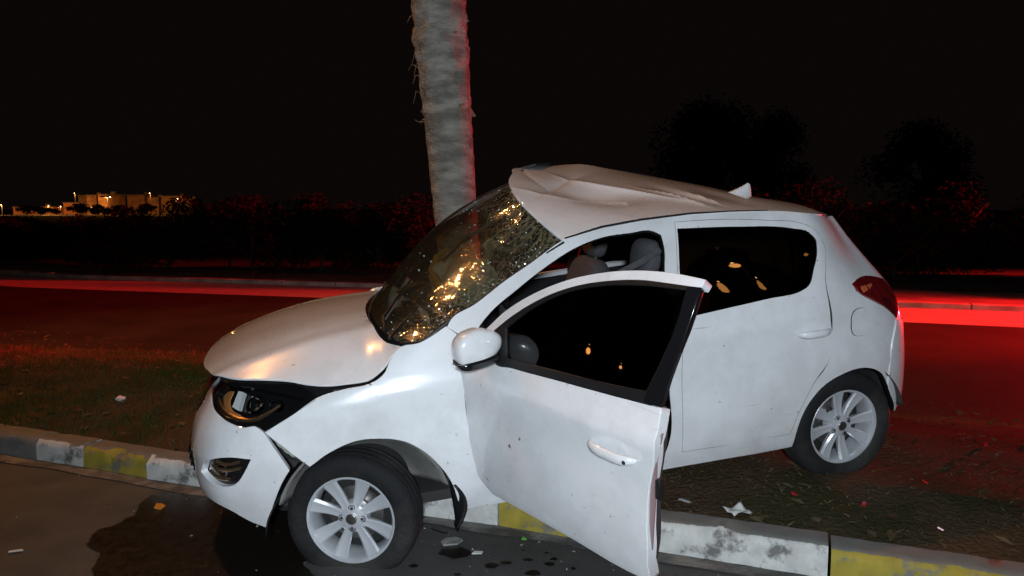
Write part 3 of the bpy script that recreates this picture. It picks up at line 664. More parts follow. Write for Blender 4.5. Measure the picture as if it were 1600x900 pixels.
# torn flap of lining at the far front edge
p0 = roof_pt([0.], [.80])[0]; p1 = roof_pt([.0], [.97])[0]
mb = MB(); mb.add([tuple(p0 + [.02, 0, .0]), tuple(p1 + [.04, 0, -.01]), tuple(p1 + [-.10, -.02, .018]), tuple(p0 + [-.10, 0, .022]),
                   tuple(p0 + [.02, 0, -.012]), tuple(p1 + [.04, 0, -.022]), tuple(p1 + [-.10, -.02, .006]), tuple(p0 + [-.10, 0, .010])],
                  [(0, 1, 2, 3), (7, 6, 5, 4), (0, 4, 5, 1), (1, 5, 6, 2), (2, 6, 7, 3), (3, 7, 4, 0)])
mb.build('torn_roof_lining', BLACKP, car, smooth=False)
# shark-fin aerial
ap = roof_pt([.755], [.48])[0]
mb = MB()
def fin(u, v):
    x = -.085 + .17 * u; hgt = .072 * max(0, min(1, (u / .8) ** 1.3)) if u < .8 else .072 * max(0, 1 - ((u - .8) / .2) ** 3)
    a = math.pi * v; wd = .022 * math.sin(math.pi * min(1, max(.0, u * .92 + .06))) ** .6
    return (-x, wd * math.cos(a), (hgt + .004) * math.sin(a) ** .8 - .004)
mb.grid(fin, 16, 12)
fo = mb.build('roof_aerial', PAINT, car, sharp=60); fo.location = tuple(ap); fo.rotation_euler = (0, R(-10), 0)

# --- windscreen: Coons patch between cowl, pillar, roof edge and the collapsed far pillar
WB = np.array([(-.300, .70, 1.012), (-.250, .6, 1.030), (-.212, .4, 1.055), (-.205, .2, 1.068), (-.235, -.1, 1.066), (-.31, -.4, 1.058), (-.395, -.6, 1.053)])
near_sz = [(1.614, 1.013), (1.687, 1.024), (1.764, 1.056), (1.846, 1.106), (1.956, 1.157), (2.102, 1.239), (2.24, 1.307), (2.43, 1.399)]
WN = np.array([tuple(SP(s, z, -.012)) for s, z in near_sz]); WN[0] = WB[0]
WT = roof_pt(np.zeros(9), np.linspace(0, .5, 9)) - np.array([.0, 0, .014]); WN[-1] = WT[0]
WF = np.array([(-.395, -.6, 1.053), (-.517, -.6, 1.217), (-.70, -.45, 1.41), (-.873, -.3, 1.538), tuple(WT[-1])])
def curve(K, t):
    d = np.r_[0, np.cumsum(np.linalg.norm(np.diff(K, axis=0), axis=1))]; d /= d[-1]
    return np.array([float(pchip(d, K[:, i], t)) for i in range(3)])
def ws(u, v):   # u near->far, v base->top
    c0, c1, d0, d1 = curve(WB, u), curve(WT, u), curve(WN, v), curve(WF, v)
    return (1 - v) * c0 + v * c1 + (1 - u) * d0 + u * d1 - ((1 - u) * (1 - v) * WB[0] + u * (1 - v) * WB[-1] + (1 - u) * v * WT[0] + u * v * WT[-1])
nu, nv = 44, 44; V = []
for i in range(nu + 1):
    for j in range(nv + 1):
        u, v = i / nu, j / nv; p = ws(u, v)
        e = min(1, u / .06) * min(1, v / .06) * min(1, (1 - u) / .03) * min(1, (1 - v) / .03)
        crush = max(0, (v - .62) / .38) ** 1.8 * .020 + max(0, .22 - u) / .22 * .010 + .0012
        nz = noise.noise(Vector(p) * 14) + .7 * noise.noise(Vector(p) * 23 + Vector((3, 1, 5)))
        bow = .035 * math.sin(math.pi * u) * math.sin(math.pi * v)
        V.append(Vector(p) + Vector((.55, .0, .83)) * (crush * nz * e * .8 + bow))
F = [(i * (nv + 1) + j, i * (nv + 1) + j + 1, (i + 1) * (nv + 1) + j + 1, (i + 1) * (nv + 1) + j) for i in range(nu) for j in range(nv)]
wsob = mesh_obj('windscreen', V, F, WSG, car, True)
uvl = wsob.data.uv_layers.new(name='UVMap')
for lp in wsob.data.loops:
    k = lp.vertex_index; uvl.data[lp.index].uv = ((k // (nv + 1)) / nu, (k % (nv + 1)) / nv)
wsob['label'] = 'shattered bowed windscreen'
# black frit band round the pane and cowl scuttle
mb = MB(); mb.grid(lambda u, v: Vector(ws(u, .0 + .10 * v)) + Vector((.0, 0, -.012 - .02 * v)), 30, 3); mb.build('cowl', BLACKP, car)
mb = MB()
mb.grid(lambda u, v: Vector(curve(WB, u)) + Vector((.05 * (1 - v), 0, -.004 - .035 * (1 - v))), 30, 3); mb.build('scuttle_seal', GLOSSB, car)
MB().tube([Vector(curve(WN, t)) + Vector((0, .004, .002)) for t in np.linspace(0, 1, 20)], .007, 6).build('screen_seal', BLACKP, car)
MB().tube([Vector(curve(WF, t)) + Vector((-.02, -.012, -.012)) for t in np.linspace(0, 1, 14)], [.03] * 8 + [.026] * 6, 8).build('crushed_pillar', BLACKP, car)
MB().tube([WF[-1] + np.array([-.02, 0, -.03]), roof_pt([.02], [.75])[0] - [0, 0, .02], roof_pt([.02], [.98])[0] - [0, 0, .03], (-1.7, -.62, 1.40), (-2.2, -.64, 1.38), (-2.6, -.62, 1.36)], .022, 8).build('crushed_roof_rail', BLACKP, car)
for a, b in (((-1.62, -.80, .99), (-1.66, -.60, 1.42)), ((-2.30, -.79, 1.04), (-2.45, -.62, 1.37))):
    MB().tube([a, ((a[0] + b[0]) / 2, (a[1] + b[1]) / 2 - .01, (a[2] + b[2]) / 2), b], .035, 8).build('door_pillar', BLACKP, car)
# glass crumbs on the cowl, pillar edge and under the roof edge
mb = MB()
for i in range(320):
    r_ = random.random()
    if r_ < .5: u, v = random.random() ** 2.2 * .22 + .01, random.random() * .9
    elif r_ < .85: u, v = random.random(), 1 - random.random() ** 1.6 * .42
    else: u, v = random.random(), random.random()
    c = Vector(ws(u, v)) + Vector((.55, 0, .83)) * (.006 + .03 * math.sin(math.pi * u) * math.sin(math.pi * v))
    s_ = .0008 + .0032 * random.random() ** 4
    mb.box(c, (s_ * 2.2, s_ * 1.6, s_), Euler((random.random() * 6, random.random() * 6, random.random() * 6)))
o = mb.build('glass_crumbs', GLASSBIT, wsob, smooth=False); o['kind'] = 'stuff'
# wipers: one parked, one flung up over the glass
def wiper(pts, r):
    root = MB().tube(pts, r, 6).build('wiper', BLACKP, car)
    a, b = Vector(pts[0]), Vector(pts[-1])
    return root
w1 = wiper([(-.235, .56, 1.055), (-.24, .47, 1.088), (-.33, .28, 1.135), (-.43, .08, 1.185)], [.008, .009, .007, .005])
MB().tube([(-.25, .50, 1.088), (-.31, .38, 1.125), (-.41, .14, 1.178)], .0045, 5).build('blade', pmat('worn_blade', (.10, .10, .11), .4), w1)
w2 = wiper([(-.575, .27, 1.300), (-.68, .20, 1.362), (-.75, .155, 1.400)], [.004, .010, .013])
MB().tube([(-.72, .17, 1.386), (-.82, .14, 1.432), (-.955, .10, 1.500)], [.012, .007, .004], 6).build('blade', pmat('blade_grey', (.10, .11, .13), .35), w2)
wiper([(-.245, .66, 1.035), (-.29, .60, 1.060), (-.41, .47, 1.125)], [.009, .007, .004])

# --- interior
mb = MB(); mb.box((-1.45, 0, .27), (2.3, 1.40, .05)); mb.box((-2.5, 0, .52), (1.0, 1.0, .5)); mb.box((-.48, 0, .6), (.06, 1.35, .66)); mb.build('cabin_floor', UNDER, car, smooth=False)
mb = MB(); mb.grid(lambda u, v: (-.42 - .36 * v - .10 * math.sin(math.pi * u) * (1 - v), .70 - 1.40 * u, .99 + .05 * math.sin(math.pi * min(1, v * 1.2)) - .30 * max(0, v - .75) * 4 * .8 + .03 * math.exp(-((u - .25) / .12) ** 2)), 30, 12); mb.build('dashboard', TRIMG, car)
sw = empty('steering_wheel', (-.88, .36, 1.0), (0, R(-62), 0), car)
MB().lathe([(.175 + .016 * math.cos(a), .016 * math.sin(a)) for a in np.linspace(0, 2 * math.pi, 9)[:-1]], 32, closed=True).build('rim', GLOSSB, sw)
mb = MB(); mb.ellipsoid((0, 0, -.01), (.07, .07, .035)); mb.build('airbag_boss', TRIMG, sw)
mb = MB()
for a in (0, 2.2, 4.1): mb.tube([(0, 0, -.01), (.16 * math.cos(a), .16 * math.sin(a), 0)], .014, 6)
mb.build('spoke', TRIMG, sw)
def seat(y, x=-1.32):
    st = empty('front_seat', (x, y, .30), (0, 0, 0), car)
    mb = MB(); mb.ellipsoid((.12, 0, .20), (.29, .25, .10), 20, 12, pw=.6); mb.build('cushion', SEATF, st)
    mb = MB(); mb.ellipsoid((0, 0, 0), (.085, .245, .33), 20, 14, pw=.55); o = mb.build('backrest', SEATF, st); o.location = (-.20, 0, .52); o.rotation_euler = (0, R(-16), 0)
    mb = MB(); mb.ellipsoid((0, 0, 0), (.055, .13, .095), 16, 12, pw=.7); o = mb.build('headrest', SEATL, st); o.location = (-.31, 0, .93); o.rotation_euler = (0, R(-12), 0)
    MB().tube([(-.28, .05, .78), (-.30, .05, .90)], .007, 6).build('headrest_post', STEEL, st)
    return st
seat(.36); seat(-.36)
panel('door_card', [(1.95, .93), (2.7, .975), (3.55, 1.02), (3.5, .5), (3.4, .36), (2.0, .34)], TRIMG, car, res=.1, depth=.0, off=-.04, mirror=True, back=True)
mb = MB(); mb.ellipsoid((-2.08, 0, .52), (.27, .60, .10), 24, 10, pw=.6); mb.build('rear_bench', SEATF, car)
mb = MB(); mb.ellipsoid((0, 0, 0), (.09, .60, .30), 24, 12, pw=.55); o = mb.build('rear_backrest', SEATF, car); o.location = (-2.36, 0, .80); o.rotation_euler = (0, R(-18), 0)
# seat belt strap seen in the aperture
MB().tube([(-1.60, .60, 1.30), (-1.52, .55, 1.24), (-1.40, .48, 1.17)], .018, 6).build('belt_strap', SEATL, car)
# burst airbag slumped against the glass, with a torn yellow edge
def bag(p):
    n_ = noise.noise(p * 7) * .05 + noise.noise(p * 17) * .02
    return p + Vector((n_, n_, n_ * .7))
mb = MB(); mb.ellipsoid((-.735, .02, 1.13), (.185, .20, .135), 30, 20, bag, pw=.85); mb.build('airbag', AIRBAG, car, sharp=180)
mb = MB(); mb.tube([(-.655, .21, 1.075), (-.60, .16, 1.11), (-.565, .08, 1.16), (-.560, .0, 1.215), (-.60, -.06, 1.275), (-.665, -.08, 1.312)], [.010, .022, .028, .026, .018, .008], 8); mb.build('torn_airbag_edge', FOAMY, car)
mb = MB(); mb.grid(lambda u, v: bag(Vector((-.84 - .34 * u, .06 - .12 * v + .05 * u, 1.33 + .105 * u - .085 * v + .02 * math.sin(u * 9)))), 16, 8); o = mb.build('sun_visor', AIRBAG, car); o.modifiers.new('s', 'SOLIDIFY').thickness = .02
mb = MB(); mb.ellipsoid((-.95, .12, 1.37), (.05, .10, .04), 16, 10, bag, pw=.7); mb.build('rear_view_mirror', BLACKP, car)
# shredded roof lining hanging under the roof edge
for i in range(15):
    u = .08 + .055 * i + random.uniform(-.02, .02); p = Vector(curve(WT, min(.98, u)))
    pts = [p + Vector((-.02, 0, -.03))]
    for k in range(5): pts.append(pts[-1] + Vector((random.uniform(-.01, .07), random.uniform(-.045, .045), random.uniform(-.05, -.005))))
    MB().tube(pts, [.004, .007, .006, .006, .004, .002], 5).build('shredded_lining', random.choice([AIRBAG, pmat('straw_lining', (.24, .20, .09), .9)]) if i % 2 else AIRBAG, car)

# --- front door, swung open on its hinges
pv = Matrix.Translation((-.57, .81, 0))
DM = Matrix.Translation((-.57 + .007, .81 - .027, .029)) @ Matrix.Rotation(-.063, 4, 'X') @ Matrix.Rotation(.004, 4, 'Y') @ Matrix.Rotation(-1.148, 4, 'Z') @ Matrix.Translation((.57, -.81, 0))
door_out = OUT['door']; dw = OUT['doorwin']
# keep the black rear upright of the frame inside the window outline: the sheet stops short of it
def fd_disp(V):   # feature line under the waist and tucked-in lower edge
    zc = np.interp(V[:, 0], [1.88, 2.235, 2.60, 2.94], [.805, .847, .885, .905]); d = V[:, 1] - zc
    zb = np.interp(V[:, 0], [2.03, 2.58, 2.92], [.375, .41, .425])
    return .007 * np.exp(-np.sqrt((d / .022) ** 2 + .03)) - .007 * np.exp(-((d + .10) / .07) ** 2) + .006 * np.exp(-((V[:, 1] - zb - .02) / .03) ** 2) - .022 * np.clip((zb - V[:, 1]) / .09, 0, 1) ** 1.2
iw = dw[0:8]; ib = dw[11:]
d_poly = door_out[:8] + [(2.992, 1.389)] + iw[6::-1] + [dw[16]] + [dw[15], dw[14], dw[13], dw[12], (2.90, 1.002), (2.962, 1.006)] + door_out[12:]
fdoor = panel('front_door', d_poly, PAINT, car, res=.03, depth=.05, disp=fd_disp)
fdoor.matrix_local = DM
panel('window_frame', [(s, z) for s, z in dw], BLACKP, fdoor, holes=[OUT['doorglass']], res=.03, depth=.03, off=.002)
panel('window_pane', shrink(OUT['doorglass'], 1.01), TINT, fdoor, res=.04, depth=.004, off=-.008)
panel('frame_upright', [(2.944, 1.384), (2.994, 1.387), (2.994, 1.33), (2.982, 1.20), (2.966, 1.075), (2.964, 1.012), (2.89, 1.008), (2.895, 1.04), (2.925, 1.15), (2.946, 1.28)], GLOSSB, fdoor, res=.03, depth=.02, off=.004)
handle(2.672, 2.895, .807, fdoor, .034)
kl = SP(2.872, .812, .043); mb = MB(); mb.lathe([(0, .003), (.006, .003), (.008, 0)], 12); o = mb.build('key_lock', DARK, fdoor); o.location = kl; o.rotation_euler = SNn(2.872, .812).to_track_quat('Z', 'Y').to_euler()
inner = [(1.93, .97), (2.3, .985), (2.7, .99), (2.90, 1.0), (2.93, .9), (2.90, .7), (2.90, .45), (2.88, .36), (2.5, .35), (2.06, .335), (1.97, .45), (1.92, .7)]
panel('door_card', inner, TRIMG, fdoor, res=.06, depth=.06, off=-.055)
# turned-in rear edge with its seal, red lamplight painted in as pink, and latch
ep = [SP(s, z, -.025) for s, z in ((2.955, .93), (2.935, .82), (2.925, .70), (2.922, .58), (2.925, .48))]
MB().tube([p + Vector((-.012, 0, 0)) for p in ep], [.008, .013, .015, .013, .006], 8).build('door_seal', PINKLIT, fdoor)
mb = MB(); mb.box(SP(2.935, .72, -.03) + Vector((-.03, 0, 0)), (.02, .03, .07)); mb.build('latch', BLACKP, fdoor, bevel=.003)
# mirror: cap, chrome line, black foot
MC = SP(2.00, 1.005, 0) + Vector((-.085, .098, .030))
def mshape(p):
    q = p - MC
    # flatten the rear (glass) side, taper the nose, drop the outer end
    if q.x < 0: q.x *= .45
    q.z -= .10 * q.y * abs(q.y) * 3
    q.z *= 1 + .35 * (q.y / .11) if q.y < 0 else 1
    return MC + q
mb = MB(); mb.ellipsoid(tuple(MC), (.092, .112, .078), 28, 18, mshape, pw=.8); mb.build('mirror_cap', PAINT, fdoor, sharp=180)
mb = MB(); mb.ellipsoid((MC.x, MC.y, MC.z - .062), (.086, .104, .026), 28, 12, lambda p: Vector((p.x if p.x > MC.x else MC.x + (p.x - MC.x) * .5, p.y, p.z)), pw=.7); mb.build('mirror_foot', GLOSSB, fdoor, sharp=180)
MB().tube([(MC.x + .094 * math.cos(a) * (1 if math.cos(a) > 0 else .5), MC.y + .113 * math.sin(a), MC.z - .052) for a in np.linspace(-.9, 2.2, 24)], .0045, 6).build('mirror_chrome_line', CHROME, fdoor)
mb = MB(); mb.tube([tuple(SP(2.05, .985, -.01)), tuple(MC + Vector((0, -.05, -.06)))], [.03, .026], 10); mb.build('mirror_arm', BLACKP, fdoor)
# hinges
for z in (.45, .80):
    mb = MB(); mb.box((-.565, .775, z), (.05, .06, .05)); mb.build('hinge', STEEL, car, bevel=.004)

# --- wheels
def make_wheel(flat=0.):
    wh = empty('wheel', (0, 0, 0), (0, 0, 0), car)
    ro = .297
    prof = [(.196, .075), (.205, .086), (.225, .094), (.250, .096), (.272, .090), (.286, .078), (.2945, .060), (ro, .02), (ro, -.02), (.2945, -.060), (.286, -.078), (.272, -.090), (.250, -.096), (.205, -.088), (.193, -.075)]
    # grooves
    pr = []
    for r_, h in prof:
        pr.append((r_, h))
        if (r_, h) in ((ro, .02), (.2945, .060), (ro, -.02)):
            pr += [(r_, h - .012), (r_ - .007, h - .013), (r_ - .007, h - .019), (r_, h - .020)]
    def sq(p):
        if flat and p.z < -(ro - flat):
            over = -(ro - flat) - p.z
            p = Vector((p.x * (1 + .10 * over / max(flat, 1e-3)), p.y * (1 + .22 * over / max(flat, 1e-3)), -(ro - flat) - .1 * over))
        return p
    MB().lathe(pr, 72, 'Y', fn=sq).build('tyre', RUBBER, wh, sharp=50)
    # rim: lip, barrel
    MB().lathe([(.192, -.08), (.188, -.07), (.178, -.05), (.172, .0), (.176, .045), (.186, .070), (.1905, .079), (.198, .081), (.203, .076), (.201, .068)], 64, 'Y').build('rim', ALLOY, wh, sharp=40)
    # dished centre
    MB().lathe([(.0, .068), (.026, .068), (.030, .066), (.031, .060), (.052, .056), (.066, .050), (.070, .035), (.070, .0)], 40, 'Y').build('hub', ALLOY, wh, sharp=30)
    mb = MB(); mb.lathe([(0, .0705), (.018, .0715), (.0245, .0700), (.026, .066)], 24, 'Y'); mb.build('centre_cap', STEEL, wh, sharp=60)
    for k in range(4):
        a = k * math.pi / 2 + math.pi / 4 * 0 + .06
        mb = MB(); mb.lathe([(0, .061), (.0075, .061), (.0085, .056), (.0085, .045)], 6, 'Y'); o = mb.build('lug_nut', STEEL, wh, sharp=20)
        o.location = (.046 * math.cos(a), 0, .046 * math.sin(a))
        mb = MB(); mb.lathe([(.016, .0565), (.0125, .058), (.0115, .052)], 16, 'Y'); o = mb.build('lug_seat', BLACKP, wh); o.location = (.046 * math.cos(a), 0, .046 * math.sin(a))
    # eight tapered twin-edge spokes, paired about each lug gap
    base = None
    for k in range(8):
        pair = k // 2; side = 1 if k % 2 else -1
        a0 = pair * math.pi / 2 + math.pi / 4 + .06
        ang = a0 + side * .36
        if base is None:
            v = []; f = []; n_ = 8
            for i in range(n_ + 1):
                t = i / n_; r_ = .040 + .152 * t; wd = .0170 + .0195 * t ** 1.2; y = .054 + .016 * t ** 1.1 - .010 * math.sin(math.pi * t)
                v += [(r_, y - .004, -wd), (r_, y + .0035, -wd * .72), (r_, y + .0005, -.05 * wd), (r_, y + .0035, wd * .62), (r_, y - .004, wd), (r_, y - .030 + .008 * t, wd * .8), (r_, y - .030 + .008 * t, -wd * .8)]
            for i in range(n_):
                for q in range(7):
                    l = (q + 1) % 7; f.append((i * 7 + q, i * 7 + l, (i + 1) * 7 + l, (i + 1) * 7 + q))
            f += [tuple(range(7))[::-1], tuple(n_ * 7 + q for q in range(7))]
            base = MB().add(v, f).build('spoke', ALLOY, wh, sharp=28); o = base
        else: o = link_copy(base, None, wh)
        o.rotation_euler = (0, ang, 0)
    mb = MB(); mb.lathe([(.06, -.01), (.125, -.01), (.125, -.022), (.06, -.022)], 40, 'Y'); mb.build('brake_disc', STEEL, wh, sharp=30)
    mb = MB(); mb.lathe([(0., -.03), (.168, -.03), (.172, -.06)], 32, 'Y'); mb.build('inner_dish', DARK, wh)
    return wh
def wheel_at(loc, rot, flat=0.):
    o = make_wheel(flat); o.location = loc; o.rotation_euler = rot; return o
wheel_at((-.02, .725, .268), (R(3), 0, R(-21)), .075)['label'] = 'front wheel on a flat tyre, turned hard'
wheel_at((-2.525, .715, .302), (0, .5, 0), .006)
wheel_at((0., -.72, .39), (0, 0, R(180 - 21)))
wheel_at((-2.525, -.715, .225), (0, 0, R(180)))
# arch liners
def liner(xc, zc, r_, a0, a1, mir, y0=.50, y1=.80, mat=LINER, nm='arch_liner', k_=.42):
    mb = MB(); s = -1 if mir else 1
    mb.grid(lambda u, v: (xc + r_ * (k_ + (1 - k_) * v ** .7) * math.cos(a0 + (a1 - a0) * u), s * (y0 + (y1 - y0) * v), zc + r_ * (k_ + (1 - k_) * v ** .7) * .98 * math.sin(a0 + (a1 - a0) * u)), 36, 8)
    o = mb.build(nm, mat, car); o.modifiers.new('s', 'SOLIDIFY').thickness = .006; return o
for mir in (False, True):
    liner(-.065, .285, .375, R(18), R(168), mir)
    liner(-2.55, .30, .345, R(-5), R(170), mir, .46, .79, UNDER, k_=.9)
    s = -1 if mir else 1
    mb = MB(); mb.box((-2.55, s * .47, .45), (.70, .02, .5)); mb.build('inner_arch_wall', UNDER, car, smooth=False)
# mud flaps: torn front one hanging, rear one
mb = MB()
def mf(u, v):
    x = -.448 - .028 * math.sin(math.pi * v) + .045 * (u - .5) * math.sin(math.pi * min(1, v + .08)) * 1.2; return Vector((x, .835 - .05 * u, .365 - .215 * v + .01 * u))
mb.grid(mf, 5, 10); o = mb.build('mud_flap', BLACKP, car); o.modifiers.new('s', 'SOLIDIFY').thickness = .012
# black liner edge hanging in front of the wheel behind the bumper
mb = MB(); mb.grid(lambda u, v: Vector((.16 + .20 * math.sin(v * 1.5) + .01, .775 - .10 * u, .56 - .31 * v)), 4, 10); o = mb.build('torn_liner', BLACKP, car); o.modifiers.new('s', 'SOLIDIFY').thickness = .006
# underbody and sill
mb = MB(); mb.box((-1.35, 0, .26), (1.60, 1.46, .10)); mb.box((-2.85, 0, .36), (.40, 1.1, .12)); mb.box((.30, 0, .42), (.5, 1.0, .12)); mb.build('underbody', UNDER, car, smooth=False)
MB().tube([SP(s, z, -.03) for s, z in ((1.93, .228), (2.4, .240), (2.8, .250), (3.2, .248), (3.54, .242))], .018, 6).build('sill_edge', UNDER, car)
# strut and drive shaft glimpsed behind the turned wheel
MB().tube([(-.02, .60, .30), (-.05, .50, .75)], .03, 8).build('strut', UNDER, car)
MB().tube([(-.02, .66, .27), (-.02, .1, .30)], .02, 8).build('drive_shaft', STEEL, car)
# ================================================================== THE PLACE
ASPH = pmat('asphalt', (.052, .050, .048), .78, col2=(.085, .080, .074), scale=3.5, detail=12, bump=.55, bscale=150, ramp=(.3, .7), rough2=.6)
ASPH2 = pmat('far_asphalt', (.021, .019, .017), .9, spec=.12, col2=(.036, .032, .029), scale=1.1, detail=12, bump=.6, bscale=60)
SOIL = pmat('verge_soil', (.075, .047, .027), .95, spec=.1, col2=(.038, .034, .015), scale=2.2, detail=10, bump=.9, bscale=40, ramp=(.42, .60))
FIELD = pmat('field', (.030, .026, .018), .95, col2=(.02, .024, .012), scale=.2)
CONC = pmat('pale_concrete', (.50, .48, .45), .85, col2=(.40, .39, .37), scale=3, detail=9, bump=.3, bscale=40)
SC = 1.57 / 1.62
KX = SC * np.array([-60, -9, -6, -4.6, -3.47, -2.9, -2.4, -1.93, -.34, .66, 1.39, 2.06, 5., 12, 60.])
KY = SC * np.array([31., 7.75, 6.10, 5.38, 4.86, 4.67, 4.48, 4.27, 3.82, 3.43, 3.15, 2.89, 1.72, -1.1, -20.])
FX = np.array([-60, -9, -5.4, -3.1, 2.8, 12, 60.]); FY = np.array([32., 9.4, 7.95, 7.45, 5.2, 1.8, -17.])
def ky(x): return np.interp(x, KX, KY)
def fy(x): return np.interp(x, FX, FY)
gnd = mesh_obj('ground', [(-900, -300, -.05), (900, -300, -.05), (900, 1200, -.05), (-900, 1200, -.05)], [(0, 1, 2, 3)], FIELD); tag(gnd, kind='structure')
# near carriageway: subdivided sheet up to under the kerb
def sheet(name, xs, lo, hi, z, mat, nv=1, zf=None):
    v = []; f = []; n = nv + 1
    for x in xs:
        for j in range(n):
            y = lo(x) + (hi(x) - lo(x)) * j / nv; v.append((x, y, zf(x, y) if zf else z))
    for i in range(len(xs) - 1):
        for j in range(nv): f.append((i * n + j, (i + 1) * n + j, (i + 1) * n + j + 1, i * n + j + 1))
    o = mesh_obj(name, v, f, mat); tag(o, kind='structure'); return o
xs = np.unique(np.r_[np.linspace(-60, 60, 61), KX, FX])
sheet('road', xs, lambda x: ky(x) - 22, lambda x: ky(x) + .05, 0., ASPH)
FW = lambda x: SC * np.interp(x / SC, [-60, -10.2, -2.3, 5.6, 7.2, 60], [40., 15.6, 13.4, 10.75, 10.2, -9.])      # far road's far edge
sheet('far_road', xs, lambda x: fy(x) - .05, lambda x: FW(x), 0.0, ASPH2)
sheet('lay_by', xs, lambda x: FW(x), lambda x: FW(x) + 1.9, .004, CONC)
sheet('far_pavement', xs, lambda x: FW(x) + 2.0, lambda x: FW(x) + 4.6, .055, pmat('dull_paving', (.20, .18, .16), .9, col2=(.08, .075, .07), scale=1.5, detail=8, bump=.4, bscale=20))
sheet('far_verge', xs, lambda x: FW(x) + 1.85, lambda x: FW(x) + 40, .10, pmat('far_verge_soil', (.030, .025, .019), .95, col2=(.018, .018, .011), scale=1.2, bump=.6, bscale=20), 24,
      lambda x, y: -.12 + .45 * min(1, max(0, (y - FW(x) - 2.6) / 5)) + .12 * noise.noise(Vector((x * .5, y * .5, 0))))
# --- verge (median) with a soft crown
def vz(x, y):
    d = (y - ky(x)) * .92; e = (fy(x) - y) * .92
    s = lambda t: (lambda q: q * q * (3 - 2 * q))(min(1, max(0, t)))
    z = .126 + .068 * s((d - .12) / .85) * s(e / .8) + .020 * noise.noise(Vector((x * 1.7, y * 1.7, 2))) * s((d - .1) / .3)
    z += .008 * noise.noise(Vector((x * 7, y * 7, 9))) * s((d - .1) / .2)
    return z
vx = np.unique(np.r_[np.linspace(-60, -8, 27), np.linspace(-8, 8, 161), np.linspace(8, 60, 27)])
ver = sheet('verge', vx, lambda x: ky(x) + .10, lambda x: fy(x) + .0, 0., SOIL, 36, vz)
# --- kerb stones
kerb = empty('kerb'); tag(kerb, kind='structure')
def paint_stone(name, col):
    m, nt, b = new_mat(name); b.inputs['Roughness'].default_value = .8
    tc = N(nt, 'ShaderNodeTexCoord'); n1 = N(nt, 'ShaderNodeTexNoise'); n1.inputs['Scale'].default_value = 6; n1.inputs['Detail'].default_value = 10; n1.inputs['Roughness'].default_value = .72
    nt.links.new(tc.outputs['Object'], n1.inputs['Vector'])
    geo = N(nt, 'ShaderNodeNewGeometry'); sp = N(nt, 'ShaderNodeSeparateXYZ'); nt.links.new(geo.outputs['Normal'], sp.inputs[0])
    so = N(nt, 'ShaderNodeSeparateXYZ'); nt.links.new(tc.outputs['Object'], so.inputs[0])
    # paint was brushed on the front face and the rounded edge; the top is bare and worn
    top = N(nt, 'ShaderNodeMapRange'); top.inputs[1].default_value = .80; top.inputs[2].default_value = .97; top.inputs[3].default_value = 0; top.inputs[4].default_value = .30
    nt.links.new(sp.outputs['Z'], top.inputs[0])
    ad = N(nt, 'ShaderNodeMath', operation='ADD'); nt.links.new(n1.outputs['Fac'], ad.inputs[0]); nt.links.new(top.outputs[0], ad.inputs[1])
    rp = N(nt, 'ShaderNodeMapRange'); rp.inputs[1].default_value = .53; rp.inputs[2].default_value = .62; nt.links.new(ad.outputs[0], rp.inputs[0])
    n2 = N(nt, 'ShaderNodeTexNoise'); n2.inputs['Scale'].default_value = 14; n2.inputs['Detail'].default_value = 8; nt.links.new(tc.outputs['Object'], n2.inputs['Vector'])
    g = N(nt, 'ShaderNodeMix', data_type='RGBA'); g.inputs[6].default_value = (.20, .19, .17, 1); g.inputs[7].default_value = (.10, .095, .085, 1); nt.links.new(n2.outputs['Fac'], g.inputs[0])
    pc = N(nt, 'ShaderNodeMix', data_type='RGBA'); pc.inputs[6].default_value = (*col, 1); pc.inputs[7].default_value = tuple(c * .42 for c in col) + (1,); nt.links.new(n2.outputs['Fac'], pc.inputs[0])
    mx = N(nt, 'ShaderNodeMix', data_type='RGBA'); nt.links.new(rp.outputs[0], mx.inputs[0]); nt.links.new(pc.outputs[2], mx.inputs[6]); nt.links.new(g.outputs[2], mx.inputs[7])
    nt.links.new(mx.outputs[2], b.inputs['Base Color'])
    bp = N(nt, 'ShaderNodeBump'); bp.inputs['Strength'].default_value = .5; bp.inputs['Distance'].default_value = .012; nt.links.new(n1.outputs['Fac'], bp.inputs['Height']); nt.links.new(bp.outputs[0], b.inputs['Normal'])
    return m
KWHITE = paint_stone('worn_white_kerb_paint', (.74, .73, .68)); KYEL = paint_stone('worn_yellow_kerb_paint', (.44, .34, .04)); KGREY = paint_stone('bare_kerb_concrete', (.26, .255, .24))
jx = [SC * q for q in (-6.6, -5.9, -5.2, -4.5, -3.75, -3.08, -2.70, -2.20, -1.53, -.80, -.07, .665, 1.39, 2.10, 2.82, 3.54, 4.26, 4.98)]
kc = ['y', 'w', 'y', 'w', 'g', 'w', 'y', 'w', 'y', 'w', 'y', 'w', 'y', 'w', 'y', 'w', 'y']
